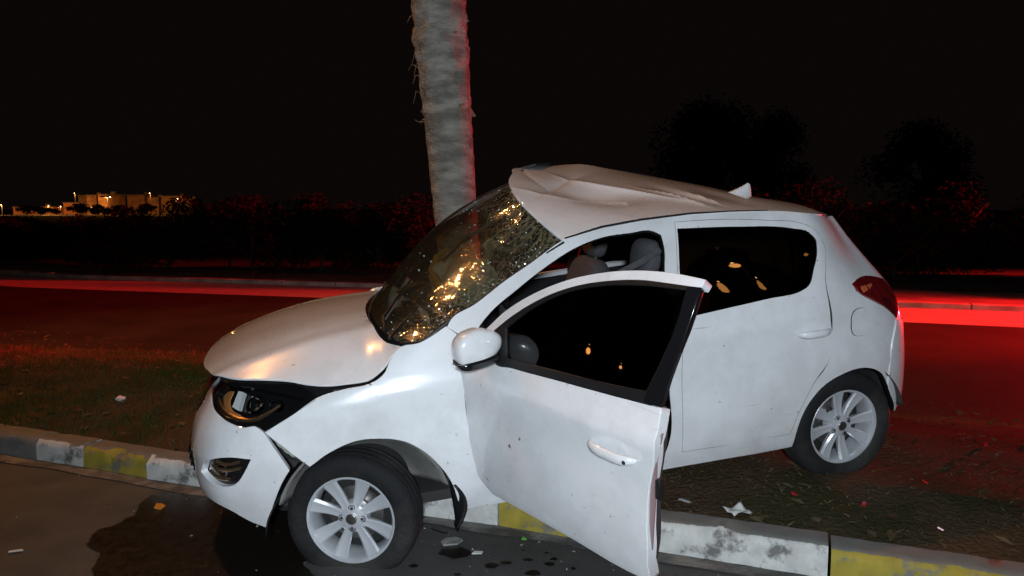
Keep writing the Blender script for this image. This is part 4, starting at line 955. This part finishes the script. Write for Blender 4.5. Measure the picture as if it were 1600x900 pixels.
for i, c in enumerate(kc):
    x0, x1 = jx[i] + .004, jx[i + 1] - .004
    a = Vector((x0, ky(x0), 0)); b = Vector((x1, ky(x1), 0)); L = (b - a).length; t = (b - a).normalized()
    W = .155; H = .150 + random.uniform(-.006, .004)
    prof = [(0., -.06), (.0, H - .045), (.008, H - .018), (.026, H - .004), (.05, H), (W - .01, H), (W, H - .012), (W, -.06)]
    mb = MB(); v = []; f = []; n = 30; m = len(prof)
    for k in range(n + 1):
        s_ = k / n * L; chip = 1.0
        for q, (d, z) in enumerate(prof):
            e = .007 * noise.noise(Vector((a.x * 3 + s_ * 9, q * .8, 1))) + (.030 * max(0, noise.noise(Vector((a.x * 3 + s_ * 5, 4, 7)))) if q in (2, 3) else 0)
            v.append((s_, d + e, z - abs(e) * .6))
    for k in range(n):
        for q in range(m - 1): f.append((k * m + q, (k + 1) * m + q, (k + 1) * m + q + 1, k * m + q + 1))
    f += [tuple(range(m)), tuple(n * m + q for q in range(m))[::-1]]
    o = mb.add(v, f).build('kerb_stone', {'w': KWHITE, 'y': KYEL, 'g': KGREY}[c], kerb, sharp=40)
    o.location = a + Vector((random.uniform(-.002, .002), random.uniform(-.008, .008), random.uniform(-.006, .004))); o.rotation_euler = (random.uniform(-.03, .03), 0, math.atan2(t.y, t.x) + random.uniform(-.006, .006))
# mortar strip at the kerb foot
sheet('gutter', np.linspace(-8, 6, 60), lambda x: ky(x) - .10 + .03 * noise.noise(Vector((x * 3, 0, 0))), lambda x: ky(x) + .02, .006, pmat('gutter_mortar', (.20, .19, .17), .9, col2=(.07, .066, .06), scale=7, detail=9, ramp=(.4, .6), bump=.5, bscale=60), 1)
# far edge of the verge and the far kerb
def kerb_line(name, fn, x0, x1, step, w_, h_, mat, flip=1):
    kr = empty(name); tag(kr, kind='structure'); me = None; x = x0
    while x < x1:
        a = Vector((x, fn(x), 0)); b = Vector((x + step, fn(x + step), 0)); t = b - a
        if me is None:
            mb = MB(); mb.box((.5, flip * w_ / 2, h_ / 2 - .02), (.985, w_, h_ + .04)); o = mb.build('kerb_stone', mat, kr, smooth=False, bevel=.01); me = o
        else: o = link_copy(me, None, kr)
        o.location = a + Vector((0, 0, random.uniform(-.01, .01))); o.scale = (t.length, 1, 1); o.rotation_euler = (0, 0, math.atan2(t.y, t.x)); x += step
kerb_line('far_verge_kerb', fy, -14, 12, 1.0, .14, .11, pmat('grey_kerb', (.17, .16, .15), .85, col2=(.10, .10, .09), scale=5), -1)
kerb_line('far_road_kerb', lambda x: FW(x) + 1.9, -24, 22, 1.2, .18, .09, pmat('pale_kerb', (.60, .54, .42), .85, col2=(.30, .27, .22), scale=4), 1)

# --- grass on the verge
GR = pmat('grass_blades', (.028, .075, .014), .8, spec=.05, col2=(.095, .075, .035), scale=1.6, detail=4)
v = []; f = []
def blade(x, y, h, lean, wd):
    z = vz(x, y) - .004; a = random.random() * 6.283; c, s = math.cos(a), math.sin(a); b = random.random() * 6.283
    n = len(v); lx, ly = math.cos(b) * lean, math.sin(b) * lean
    v.extend([(x - c * wd, y - s * wd, z), (x + c * wd, y + s * wd, z), (x + lx * .4 + c * wd * .6, y + ly * .4 + s * wd * .6, z + h * .6), (x + lx, y + ly, z + h)])
    f.extend([(n, n + 1, n + 2), (n, n + 2, n + 3)])
cnt = 0
while cnt < 40000:
    x = random.uniform(-7, 7); y = random.uniform(ky(x) + .17, min(fy(x), ky(x) + 4.2))
    near = 1 if (y - ky(x)) < 2 else .5
    d = noise.noise(Vector((x * .8, y * .8, 4))) + .6 * noise.noise(Vector((x * 2.6, y * 2.6, 8))) + (.45 if x < -1.2 else 0.)
    if d < random.uniform(-.25, .45) or random.random() > near * (1 if x < -1 else .8): cnt += .15; continue
    g = .6 if x > -1.2 else 1.4
    blade(x, y, random.uniform(.012, .045) * g, random.uniform(.005, .04), random.uniform(.0012, .003)); cnt += 1
DRY = pmat('dry_grass_blades', (.13, .09, .042), .85, spec=.05, col2=(.055, .052, .02), scale=2.4, detail=5)
for nm, mt, lab, keep in (('grass', GR, 'short green grass on the verge left of the car', lambda q: q < -1.2), ('dry_grass', DRY, 'flattened brown dry grass on the verge behind and right of the car', lambda q: q >= -1.2)):
    vv = []; ff = []
    for k in range(0, len(v), 4):
        if keep(v[k][0]): b0 = len(vv); vv += v[k:k + 4]; ff += [(b0, b0 + 1, b0 + 2), (b0, b0 + 2, b0 + 3)]
    tag(mesh_obj(nm, vv, ff, mt, None, False), lab, 'grass', kind='stuff')
# straw, dead leaves and crumbs lying in it
v = []; f = []
for i in range(3000):
    x = random.uniform(-6, 6); y = random.uniform(ky(x) + .2, ky(x) + 3.2); z = vz(x, y) + .006 + .01 * random.random()
    a = random.random() * 6.283; L = random.uniform(.008, .045) if random.random() < .6 else random.uniform(.008, .02); W = L * random.choice([.12, .15, .6])
    c, s = math.cos(a), math.sin(a); t = random.uniform(-.3, .3); n = len(v)
    v += [(x - c * L, y - s * L, z - t * L), (x + s * W, y - c * W, z + .003), (x + c * L, y + s * L, z + t * L), (x - s * W, y + c * W, z + .004)]
    f.append((n, n + 1, n + 2, n + 3))
o = mesh_obj('leaf_litter', v, f, pmat('dead_leaves', (.075, .05, .027), .9, spec=.1, col2=(.14, .105, .06), scale=3, ramp=(.4, .6)), None, False); tag(o, 'dead leaves and straw scattered over the verge', 'litter', kind='stuff')
v = []; f = []
for i in range(520):
    x = random.uniform(-4, 3); y = random.uniform(1.8, ky(x) - .02); z = .004; L = random.uniform(.003, .011); a = random.random() * 6.283
    if y < ky(x) - .5 and random.random() < .55: continue
    c, s = math.cos(a), math.sin(a); n = len(v); hh = L * random.uniform(.3, .9)
    v += [(x - c * L, y - s * L, z), (x + s * L * .7, y - c * L * .7, z), (x + c * L, y + s * L, z), (x, y, z + hh)]
    f += [(n, n + 1, n + 3), (n + 1, n + 2, n + 3), (n + 2, n, n + 3)]
o = mesh_obj('road_grit', v, f, pmat('grit', (.16, .15, .13), .8, col2=(.4, .38, .33), scale=30), None, False); tag(o, 'loose grit and tiny crumbs strewn over the near road', 'grit', kind='stuff')

# --- spilled fluid
WET = pmat('dark_wet_fluid', (.012, .009, .007), .20, col2=(.022, .016, .012), scale=9, rough2=.45, ramp=(.4, .62), spec=.55)
def wet_mat():
    m, nt, b = new_mat('dark_wet_fluid'); out = nt.nodes['Material Output']
    b.inputs['Base Color'].default_value = (.012, .009, .007, 1); b.inputs['Roughness'].default_value = .2
    at = N(nt, 'ShaderNodeAttribute'); at.attribute_name = 'wet'; tc = N(nt, 'ShaderNodeTexCoord')
    n1 = N(nt, 'ShaderNodeTexNoise'); n1.inputs['Scale'].default_value = 22; n1.inputs['Detail'].default_value = 9; n1.inputs['Roughness'].default_value = .7; nt.links.new(tc.outputs['Object'], n1.inputs['Vector'])
    ad = N(nt, 'ShaderNodeMath', operation='MULTIPLY_ADD'); ad.inputs[1].default_value = 0.9; nt.links.new(n1.outputs['Fac'], ad.inputs[0]); nt.links.new(at.outputs['Fac'], ad.inputs[2])
    mr = N(nt, 'ShaderNodeMapRange'); mr.inputs[1].default_value = .62; mr.inputs[2].default_value = .80; mr.inputs[4].default_value = .93; nt.links.new(ad.outputs[0], mr.inputs[0])
    rr = N(nt, 'ShaderNodeMapRange'); rr.inputs[1].default_value = .4; rr.inputs[2].default_value = .62; rr.inputs[3].default_value = .26; rr.inputs[4].default_value = .40; nt.links.new(n1.outputs['Fac'], rr.inputs[0]); nt.links.new(rr.outputs[0], b.inputs['Roughness'])
    tr_ = N(nt, 'ShaderNodeBsdfTransparent'); mx = N(nt, 'ShaderNodeMixShader'); nt.links.new(mr.outputs[0], mx.inputs[0]); nt.links.new(tr_.outputs[0], mx.inputs[1]); nt.links.new(b.outputs[0], mx.inputs[2]); nt.links.new(mx.outputs[0], out.inputs[0])
    return m
WET = wet_mat()
def blob(name, pts, z, mat):
    loop = SC * smooth_loop(pts, .02, 170); c = loop.mean(0); n = len(loop); R_ = np.linalg.norm(loop - c, axis=1).max()
    v = [(c[0], c[1], z + .0012)]; col = [1.]; f = []
    fr = [.5, 1 - min(.30, .10 / R_), 1 - min(.12, .03 / R_), 1.0 + min(.05, .015 / R_)]; cl = [1., .85, .45, .0]
    for a_, q in zip(fr, cl):
        for k, p in enumerate(loop):
            e = 1 + .05 * noise.noise(Vector((p[0] * 14, p[1] * 14, 3)))
            g = c + (p - c) * a_ * e; v.append((g[0], g[1], z + .0008 * q)); col.append(q)
    f += [(0, 1 + k, 1 + (k + 1) % n) for k in range(n)]
    for r_ in range(3): f += [(1 + r_ * n + k, 1 + (r_ + 1) * n + k, 1 + (r_ + 1) * n + (k + 1) % n, 1 + r_ * n + (k + 1) % n) for k in range(n)]
    o = mesh_obj(name, v, f, mat, None, True)
    at = o.data.attributes.new('wet', 'FLOAT', 'POINT'); at.data.foreach_set('value', col)
    return o
o = blob('spill', [(-1.80, 2.9), (-1.868, 3.165), (-1.957, 3.393), (-2.085, 3.53), (-2.105, 3.662), (-2.03, 3.80), (-2.03, 3.92), (-2.06, 4.10), (-1.996, 4.17), (-1.86, 4.18), (-1.6, 4.02), (-1.0, 3.82), (-.80, 3.65), (-.93, 3.40), (-.95, 3.30), (-.86, 3.165), (-.84, 2.9), (-1.3, 2.75)], .005, WET)
tag(o, 'large dark wet fluid stain on the road under the front bumper', 'stain')
drops = [(-0.269, 3.413, 0.073, 0.06), (-0.093, 3.284, 0.037, 0.025), (-0.029, 3.309, 0.029, 0.022), (0.074, 3.341, 0.025, 0.019), (0.173, 3.297, 0.027, 0.025), (0.193, 3.347, 0.019, 0.016), (0.094, 3.212, 0.037, 0.027), (-0.449, 3.278, 0.023, 0.019), (0.163, 3.413, 0.012, 0.01), (0.278, 3.254, 0.011, 0.015), (-0.242, 3.2, 0.02, 0.012), (0.052, 3.44, 0.009, 0.011)]
ORD = ['first', 'second', 'third', 'fourth', 'fifth', 'sixth', 'seventh', 'eighth', 'ninth', 'tenth', 'eleventh', 'twelfth', 'thirteenth']
rank = sorted(range(1, 12), key=lambda k: drops[k][0])
for i, (x, y, a, b) in enumerate(drops):
    n = 11; pts = [(x + a * math.cos(t) * random.uniform(.75, 1.2), y + b * math.sin(t) * random.uniform(.75, 1.2)) for t in np.linspace(0, 6.283, n, endpoint=False)]
    o = blob('spill_drop', pts, .005, WET)
    tag(o, 'largest dark fluid puddle on the asphalt just right of the front wheel' if i == 0 else '%s small fluid drop counted rightward from the front wheel, below the open door' % ORD[rank.index(i)], 'stain', None if i == 0 else 'fluid drops below the open door')
# --- debris
def shard(name, loc, pts, th, mat, rot, label, cat, group=None):
    n = len(pts); v = [(x, y, random.uniform(-.2, .2) * th) for x, y in pts] + [(x * .97, y * .97, th + random.uniform(-.2, .2) * th) for x, y in pts]
    f = [tuple(range(n))[::-1], tuple(range(n, 2 * n))] + [(k, (k + 1) % n, (k + 1) % n + n, k + n) for k in range(n)]
    o = mesh_obj(name, v, f, mat, None, False); o.location = (loc[0] * SC, loc[1] * SC, loc[2]); o.rotation_euler = rot; tag(o, label, cat, group); return o
PAPER = pmat('paper', (.62, .61, .57), .85, col2=(.5, .49, .45), scale=8)
mb = MB(); mb.grid(lambda u, v_: ((u - .5) * .115, (v_ - .5) * .085, .012 * math.sin(u * 5 + v_ * 2) + .006 * math.sin(v_ * 9)), 10, 8)
o = mb.build('paper_sheet', PAPER); o.location = (1.10 * SC, 3.555 * SC, vz(1.1 * SC, 3.555 * SC) + .022); o.rotation_euler = (.06, -.05, .5); o.modifiers.new('s', 'SOLIDIFY').thickness = .0012
tag(o, 'crumpled white paper scrap lying on the grass behind the kerb', 'paper')
shard('plastic_fragment', (-.368, 3.647, .008), [(-.045, -.006), (.04, -.012), (.05, .004), (-.04, .008)], .008, BLACKP, (0, .05, -.5), 'thin black plastic strip on the road beside the front tyre', 'fragment')
shard('plastic_fragment', (-.296, 3.525, .007), [(-.045, -.03), (.02, -.04), (.055, -.01), (.03, .03), (-.02, .035), (-.05, .01)], .007, pmat('grey_fragment', (.30, .30, .28), .7, col2=(.16, .16, .15), scale=20), (.04, -.04, .3), 'pale grey broken plastic piece on the road above the puddle', 'fragment')
shard('plastic_fragment', (-.166, 3.406, .006), [(-.025, -.008), (.02, -.012), (.03, .004), (-.01, .012)], .006, PAPER, (.1, .05, .2), 'small white chip on the road right of the big puddle', 'fragment')
shard('plastic_fragment', (.057, 3.558, .006), [(-.012, -.008), (.012, -.010), (.010, .008), (-.008, .010)], .008, pmat('green_chip', (.10, .35, .05), .5), (.1, .2, .2), 'tiny green chip on the road under the open door', 'fragment')
shard('orange_lens_fragment', (-1.914, 3.945, .008), [(-.028, -.014), (.010, -.022), (.026, .004), (.006, .022), (-.02, .016)], .014, AMBER, (.3, .3, .4), 'orange lamp lens fragment on the dark stain ahead of the bumper', 'fragment')
shard('plastic_fragment', (-2.903, 5.464, vz(-2.9, 5.46) + .03), [(-.03, -.015), (.02, -.02), (.035, .01), (-.01, .02)], .02, PAPER, (.5, .3, .4), 'pale scrap in the grass behind the yellow kerb stone', 'fragment')
shard('plastic_fragment', (.876, 3.69, vz(.876, 3.69) + .012), [(-.03, -.006), (.028, -.010), (.03, .004), (-.02, .008)], .006, pmat('grey_scrap', (.35, .35, .36), .5), (.05, .1, -.5), 'slim grey shard on the grass behind the open door', 'fragment')
REDBIT = pmat('red_lens_fragment', (.45, .02, .02), .2, coat=.8)
for i, (x, y) in enumerate([(1.412, 3.648), (2.141, 3.779), (2.852, 4.411), (1.95, 3.30), (2.35, 4.75), (-2.35, 3.42), (1.72, 3.55)]):
    z = vz(x, y) + .012 if y > ky(x) + .15 else .008
    if x < 0: shard('plastic_fragment', (x, y, z), [(-.03, -.005), (.03, -.008), (.025, .006), (-.028, .007)], .005, PAPER, (0, 0, .4), 'thin pale sliver on the road left of the dark stain', 'fragment')
    else: shard('red_lens_fragment', (x, y, z), [(-.014, -.008), (.012, -.012), (.016, .006), (-.008, .012)], .008, REDBIT, (random.uniform(-.5, .5), random.uniform(-.5, .5), random.random() * 6), ['red lamp fragment on the verge just right of the paper scrap', 'red lamp fragment farther right on the verge, level with the rear wheel', 'red lamp fragment near the right edge of the verge', 'red lamp fragment close behind the yellow kerb stone', 'red lamp fragment well back on the verge behind the car', '', 'red lamp fragment on the verge below the rear wheel'][i], 'fragment', 'red lamp fragments on the verge')

# --- palm
PX, PY = -.398, 5.45
palm = empty('palm_tree', (PX, PY, .18)); tag(palm, 'tall ringed grey palm trunk behind the wrecked car bonnet', 'palm tree')
BARK = pmat('palm_bark', (.155, .142, .118), .95, col2=(.33, .305, .255), scale=5, detail=9, bump=1., bscale=24, stretch=(1, 1, 3), ramp=(.38, .62))
v = []; f = []; n = 44; rows = 210; Ht = 6.6
for i in range(rows + 1):
    z = Ht * i / rows; tt = z / Ht
    r0 = .148 + .02 * math.exp(-z * 2.2) + .030 * min(1, max(0, (z - 1.2) / 1.4)) + .01 * tt
    lx = -.075 * (z - 1.25)
    for k in range(n):
        a = 2 * math.pi * k / n; c, s = math.cos(a), math.sin(a)
        ring = .0035 * math.sin(z * 62 + 3.0 * noise.noise(Vector((c * 1.4, s * 1.4, z * 1.7)))) * (.6 + .8 * noise.noise(Vector((c * 2, s * 2, z * 3)))) 
        shag = min(1, max(0, (z - 1.9) / .7))
        rough = .005 * noise.noise(Vector((c * 3, s * 3, z * 22))) + shag * (.032 * noise.noise(Vector((c * 3.2, s * 3.2, z * 7))) + .020 * noise.noise(Vector((c * 8, s * 8, z * 17)))) + .006 * noise.noise(Vector((c * 9, s * 9, z * 11)))
        r = r0 + ring * (1 - .5 * shag) + rough
        v.append((lx + r * c, r * s, z))
for i in range(rows):
    for k in range(n):
        l = (k + 1) % n; f.append((i * n + k, i * n + l, (i + 1) * n + l, (i + 1) * n + k))
mesh_obj('trunk', v, f, BARK, palm, True)
FIB = pmat('dry_leaf_base', (.22, .16, .10), .95, col2=(.12, .09, .06), scale=18, bump=.5, bscale=60)
for i in range(80):
    z = random.uniform(2.05, 6.2); a = random.uniform(0, 6.283) if i % 3 else random.uniform(2.6, 3.6)
    c, s = math.cos(a), math.sin(a); r = .172; lx = -.075 * (z - 1.25); up = random.uniform(.5, 1.4) * (-1 if random.random() < .3 else 1); L = random.uniform(.012, .035) * (1 if z < 3.2 else 2.5)
    p = Vector((lx + r * c, r * s, z)); d = Vector((c, s, up)).normalized()
    MB().tube([p - d * .035, p + d * L * .5, p + d * L + Vector((random.uniform(-.02, .02), random.uniform(-.02, .02), 0))], [.026, .016, .006], 5).build('leaf_stub', FIB, palm)
for i in range(12):   # loose fibres on the weathered side
    z = random.uniform(1.9, 3.6); a = random.uniform(2.7, 3.7); c, s = math.cos(a), math.sin(a); lx = -.075 * (z - 1.25)
    p = Vector((lx + .165 * c, .165 * s, z)); L = random.uniform(.03, .10)
    MB().tube([p, p + Vector((c * L * .7, s * L, random.uniform(-.03, .04))), p + Vector((c * L, s * L, random.uniform(-.09, .03)))], [.004, .003, .0012], 4).build('fibre', FIB, palm)
cv = MB()
for i in range(26):
    a = i * 2.4; el = random.uniform(.1, 1.2); pts = []; p = Vector((-.40, 0, Ht)); d = Vector((math.cos(a) * math.cos(el), math.sin(a) * math.cos(el), math.sin(el)))
    for k in range(9): pts.append(p.copy()); p = p + d * .26; d = (d + Vector((0, 0, -.16))).normalized()
    cv.tube(pts, [.02, .016, .013, .011, .009, .007, .006, .004, .002], 4)
    for k in range(1, 9):
        for sgn in (-1, 1):
            for q in range(3):
                b0 = pts[k - 1].lerp(pts[k], q / 3); t = (pts[k] - pts[k - 1]).normalized(); sd_ = t.cross(Vector((0, 0, 1))).normalized() * sgn
                L = .45 * math.sin(math.pi * (k + q / 3) / 9.5) + .06; e = b0 + (sd_ * .8 + t * .5 + Vector((0, 0, -.25))) * L
                cv.add([b0 - t * .012, b0 + t * .012, e], [(0, 1, 2)])
cv.build('crown', pmat('palm_frond', (.05, .075, .025), .6), palm, smooth=False)

# --- shrubs beyond the far carriageway
LEAF = [pmat('shrub_leaves', (.009, .010, .006), .95, spec=.02, col2=(.014, .013, .008), scale=.9), pmat('dry_shrub_leaves', (.012, .010, .007), .95, spec=.02, col2=(.008, .008, .005), scale=1.1)]
WOOD = pmat('shrub_wood', (.025, .02, .015), .9)
def foliage(center, rad, n, leaf, clumps=14):
    v = []; f = []; cs = []
    for i in range(clumps):
        a = random.random() * 6.283; t = random.uniform(-.6, 1); r = math.sqrt(max(0, 1 - t * t)) * random.uniform(.35, .85)
        cs.append((center[0] + rad[0] * r * math.cos(a), center[1] + rad[1] * r * math.sin(a), center[2] + rad[2] * t * .75, random.uniform(.28, .5)))
    for i in range(n):
        c = random.choice(cs); d = Vector((random.gauss(0, 1), random.gauss(0, 1), random.gauss(0, 1))).normalized() * random.random() ** .4 * c[3]
        p = Vector((c[0] + d.x * rad[0], c[1] + d.y * rad[1], c[2] + d.z * rad[2]))
        a = Vector((random.gauss(0, 1), random.gauss(0, 1), random.gauss(0, .6))).normalized() * leaf * random.uniform(.6, 1.4)
        b = a.cross(Vector((random.gauss(0, 1), random.gauss(0, 1), random.gauss(0, 1)))).normalized() * leaf * random.uniform(.25, .5)
        k = len(v); v += [p - a, p + b, p + a, p - b]; f.append((k, k + 1, k + 2, k + 3))
    return v, f
def shrub(x, y, wd, h, label, kind=0, n=1500, leaf=.07, cat='shrub', group='shrubs beyond the far road'):
    root = empty('shrub' if cat == 'shrub' else 'tree', (x, y, .1)); tag(root, label, cat, group)
    tr_ = .25 * h if cat == 'shrub' else .4 * h
    vv, ff = foliage((0, 0, h * .46 if cat == 'shrub' else h * .5), (wd / 2, wd / 2 * .8, h * .56 if cat == 'shrub' else h * .52), n, leaf, 14 if cat == 'shrub' else 26)
    mesh_obj('crown', vv, ff, LEAF[kind], root, False)
    mb = MB(); mb.tube([(0, 0, -.1), (.03 * h, 0, tr_), (-.02 * h, .02, h * .6)], [.022 * h, .016 * h, .006 * h], 6)
    for k in range(4):
        a = k * 1.7; mb.tube([(.02 * h, 0, tr_ * .8), (math.cos(a) * wd * .2, math.sin(a) * wd * .2, h * .55), (math.cos(a) * wd * .33, math.sin(a) * wd * .33, h * .75)], [.018 * h, .01 * h, .004 * h], 5)
    mb.build('trunk', WOOD, root); return root
spots = []
for i in range(12): spots.append((-15.0 + i * 1.3 + random.uniform(-.3, .3), 3.4 + random.uniform(0, 1.8), random.uniform(2.2, 3.2), (random.uniform(.9, 1.25) if i < 5 else random.uniform(1.5, 2.0))))
for i in range(9): spots.append((4.6 + i * 1.45 + random.uniform(-.3, .3), 4.9 + random.uniform(0, 2.0), random.uniform(2.4, 3.4), random.uniform(1.5, 2.15)))
for i, (x, dy, wd, h) in enumerate(spots):
    nth = ORD[i if i < 5 else i - 5 if i < 12 else i - 12]
    if x < 0: lab = nth + ' low dark shrub from the left, beyond the far road, below the town lights' if h < 1.3 else nth + ' dark shrub beyond the far road, counted from the town towards the palm'
    else: lab = nth + ' reddish shrub beyond the far road, counted rightward behind the car'
    shrub(x, FW(x) + dy, wd, h, lab, i % 2, 5200, .06, group='low shrubs left' if (x < 0 and h < 1.3) else 'shrubs left of the palm' if x < 0 else 'shrubs right of the car')
shrub(19.5, 74, 13, 11.5, 'broad dark tree silhouette behind the car roof', 0, 9000, .28, 'tree', 'dark trees behind')
shrub(26.5, 78, 8.5, 10.8, 'narrower dark tree silhouette right of the roof aerial', 0, 6500, .28, 'tree', 'dark trees behind')
shrub(41, 76, 11, 9.6, 'rounded dark tree silhouette above the tail light at right', 0, 7000, .28, 'tree', 'dark trees behind')

# --- the town far off, under sodium lamps
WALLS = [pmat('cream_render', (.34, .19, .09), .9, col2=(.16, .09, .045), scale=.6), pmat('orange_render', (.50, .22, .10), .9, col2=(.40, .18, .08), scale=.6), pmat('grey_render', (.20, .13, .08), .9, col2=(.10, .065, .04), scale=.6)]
ROOF = pmat('flat_roof', (.16, .12, .10), .9); WINM = pmat('dark_window', (.02, .02, .022), .2)
TD = 220.
def px(x): return (x - 800) / 1176.9 * TD
def pz(y): return 1.57 + (326.9 - y) / 1176.9 * TD
blds = [(20, 82, 324, 1, 'long low orange wall building at the far left'), (86, 116, 317, 1, 'bright orange house at the foot of the far town'), (112, 143, 306, 2, 'dim grey block behind the orange house'), (144, 159, 306, 0, 'cream house left of the town centre lamp'), (160, 172, 309, 2, 'narrow grey house between two cream houses'),
        (173, 187, 305, 0, 'narrow tall cream house left of the brightest lamp'), (189, 216, 305, 0, 'wide cream house directly below the brightest lamp'), (221, 238, 309, 0, 'small cream house right of the brightest lamp'), (248, 281, 307, 0, 'wide cream house at the right end of the town'), (283, 300, 312, 2, 'last dim house beside the rightmost lamp')]
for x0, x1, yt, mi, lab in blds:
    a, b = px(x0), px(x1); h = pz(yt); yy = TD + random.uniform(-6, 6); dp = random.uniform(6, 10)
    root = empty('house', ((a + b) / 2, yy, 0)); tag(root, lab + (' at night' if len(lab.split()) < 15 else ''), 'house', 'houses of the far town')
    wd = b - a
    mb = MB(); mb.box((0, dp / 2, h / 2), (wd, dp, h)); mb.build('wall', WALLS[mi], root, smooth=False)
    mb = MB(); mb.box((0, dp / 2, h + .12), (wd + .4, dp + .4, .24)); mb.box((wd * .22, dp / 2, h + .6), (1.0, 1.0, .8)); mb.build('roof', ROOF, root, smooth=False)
    base = None; nw = max(1, int(wd / 2.2))
    for k in range(nw):
        for fl in range(max(1, int(h / 2.9))):
            if base is None: mb = MB(); mb.box((0, 0, 0), (.9, .12, 1.2)); o = mb.build('window', WINM, root, smooth=False); base = o
            else: o = link_copy(base, None, root)
            o.location = (-wd / 2 + wd * (k + .5) / nw, -.04, 1.7 + fl * 2.8)
LAMPW = pmat('sodium_lamp_glow', (1, .7, .4), .5, emit=(1., .60, .25), estr=30.); POLE = pmat('lamp_pole', (.03, .03, .03), .6)
def street_lamp(x, y, h, hx, hy, label, energy, group, glow=LAMPW, size=(.7, .3, .12), col=(1., .40, .10), radius=.15, arm=1.2, aim=None):
    root = empty('street_lamp', (x, y, 0)); tag(root, label, 'street lamp', group)
    L = math.hypot(hx, hy) or 1; ux, uy = hx / L, hy / L
    MB().tube([(0, 0, 0), (0, 0, h * .5), (0, 0, h - .3)], [.10, .08, .055], 8).build('pole', POLE, root)
    MB().tube([(0, 0, h - .3), (ux * arm * .4, uy * arm * .4, h), (ux * arm, uy * arm, h + .05)], .04, 6).build('arm', POLE, root)
    mb = MB(); mb.box((0, 0, 0), size, None, .8); o = mb.build('lamp_head', POLE, root, bevel=.02); o.location = (ux * (arm + .3), uy * (arm + .3), h + .07); o.rotation_euler = (0, 0, math.atan2(uy, ux))
    mb = MB(); mb.ellipsoid((0, 0, 0), (size[0] * .38, size[1] * .38, min(.07, size[0] * .16)), 14, 8); g = mb.build('lamp_glass', glow, root); g.location = (ux * (arm + .3), uy * (arm + .3), h + .0)
    d = bpy.data.lights.new('lamp_light', 'SPOT' if aim else 'POINT'); d.energy = energy; d.color = col; d.shadow_soft_size = radius
    lo = bpy.data.objects.new('lamp_light', d); COL.objects.link(lo); lo.parent = root; lo.location = (ux * (arm + .3), uy * (arm + .3), h - .25)
    if aim:   # cut-off luminaire
        d.spot_size = R(112); d.spot_blend = .5
        lo.rotation_euler = (Vector(aim) - Vector((x, y, 0)) - Vector(lo.location)).to_track_quat('-Z', 'Y').to_euler()
    return root
BIG = (2.2, 1.6, .5)
GW = pmat('white_lamp_glow', (1, .9, .8), .5, emit=(1., .66, .36), estr=26.)
for x_, y_, e, lab, gm, sz in ((198, 309, 2200, 'brightest white street lamp in the middle of the far town', GW, 1.35), (300, 311.5, 500, 'rightmost small street lamp of the far town', GW, .9), (109, 322, 4200, 'orange street lamp beside the bright orange house', LAMPW, .6), (127, 323, 500, 'small street lamp right of the bright orange house', GW, .6), (40, 320, 1800, 'dim street lamp above the long orange wall', LAMPW, .3), (262, 303, 1800, 'dim street lamp above the wide right cream house', LAMPW, .25), (150, 303, 1600, 'dim street lamp over the left cream house', LAMPW, .25)):
    street_lamp(px(x_) , TD - 9, pz(y_), 0, -1, lab, e, 'street lamps of the far town', gm, (2.4 * sz, 1.6 * sz, .4), arm=.3)
for k, x_ in enumerate((60, 118, 150, 187, 218, 243, 290)):
    shrub(px(x_), TD - 22 + 3 * (k % 2), random.uniform(6, 9), random.uniform(2.0, 3.0), ORD[k] + ' small dark bush from the left at the foot of the far town', 0, 900, .35, group='bushes before the far town')
# --- sodium lamps along the near road, behind the photographer
GS = pmat('sodium_glass', (1, .6, .3), .5, emit=(1., .50, .14), estr=34.)
GS2 = pmat('sodium_glass_dim', (1, .6, .3), .5, emit=(1., .50, .14), estr=12.)
street_lamp(-7.2, 7.3, 9.0, .95, -.3, 'tall sodium street lamp standing on the verge left of the car', 1250, 'sodium lamps along the near road', GS, arm=2.0, aim=(-1.8, 4.6, 0))
for (x_, y_, h_, e, sz, lab) in ((10.0, -4.5, 8.0, 14, .24, 'nearest sodium street lamp behind the photographer, reflected in the rear window'), (12.1, -2.9, 8.0, 5, .12, 'sodium street lamp behind the photographer, farthest right in the rear window'), (16.9, -12.5, 11.8, 8, .20, 'tall far sodium street lamp, lowest in the rear window reflection'), (18.0, -11.2, 12.1, 6, .15, 'tall far sodium street lamp, middle of the rear window reflection')):
    street_lamp(x_ + .4, y_ - .2, h_, -.9, .45, lab, e, 'sodium lamps along the near road', GS, (.7 * sz, .4 * sz, .12), arm=.2)
street_lamp(-29.8, 4.7, 5.3, 1, 0, 'sodium street lamp down the near road, first in the door glass reflection', 9, 'sodium lamps along the near road', GS2, (.12, .09, .06), arm=.3, radius=.10)
street_lamp(-44.4, 3.3, 7.2, 1, 0, 'sodium street lamp farthest down the near road to the left', 9, 'sodium lamps along the near road', GS2, (.12, .09, .06), arm=.3, radius=.10)
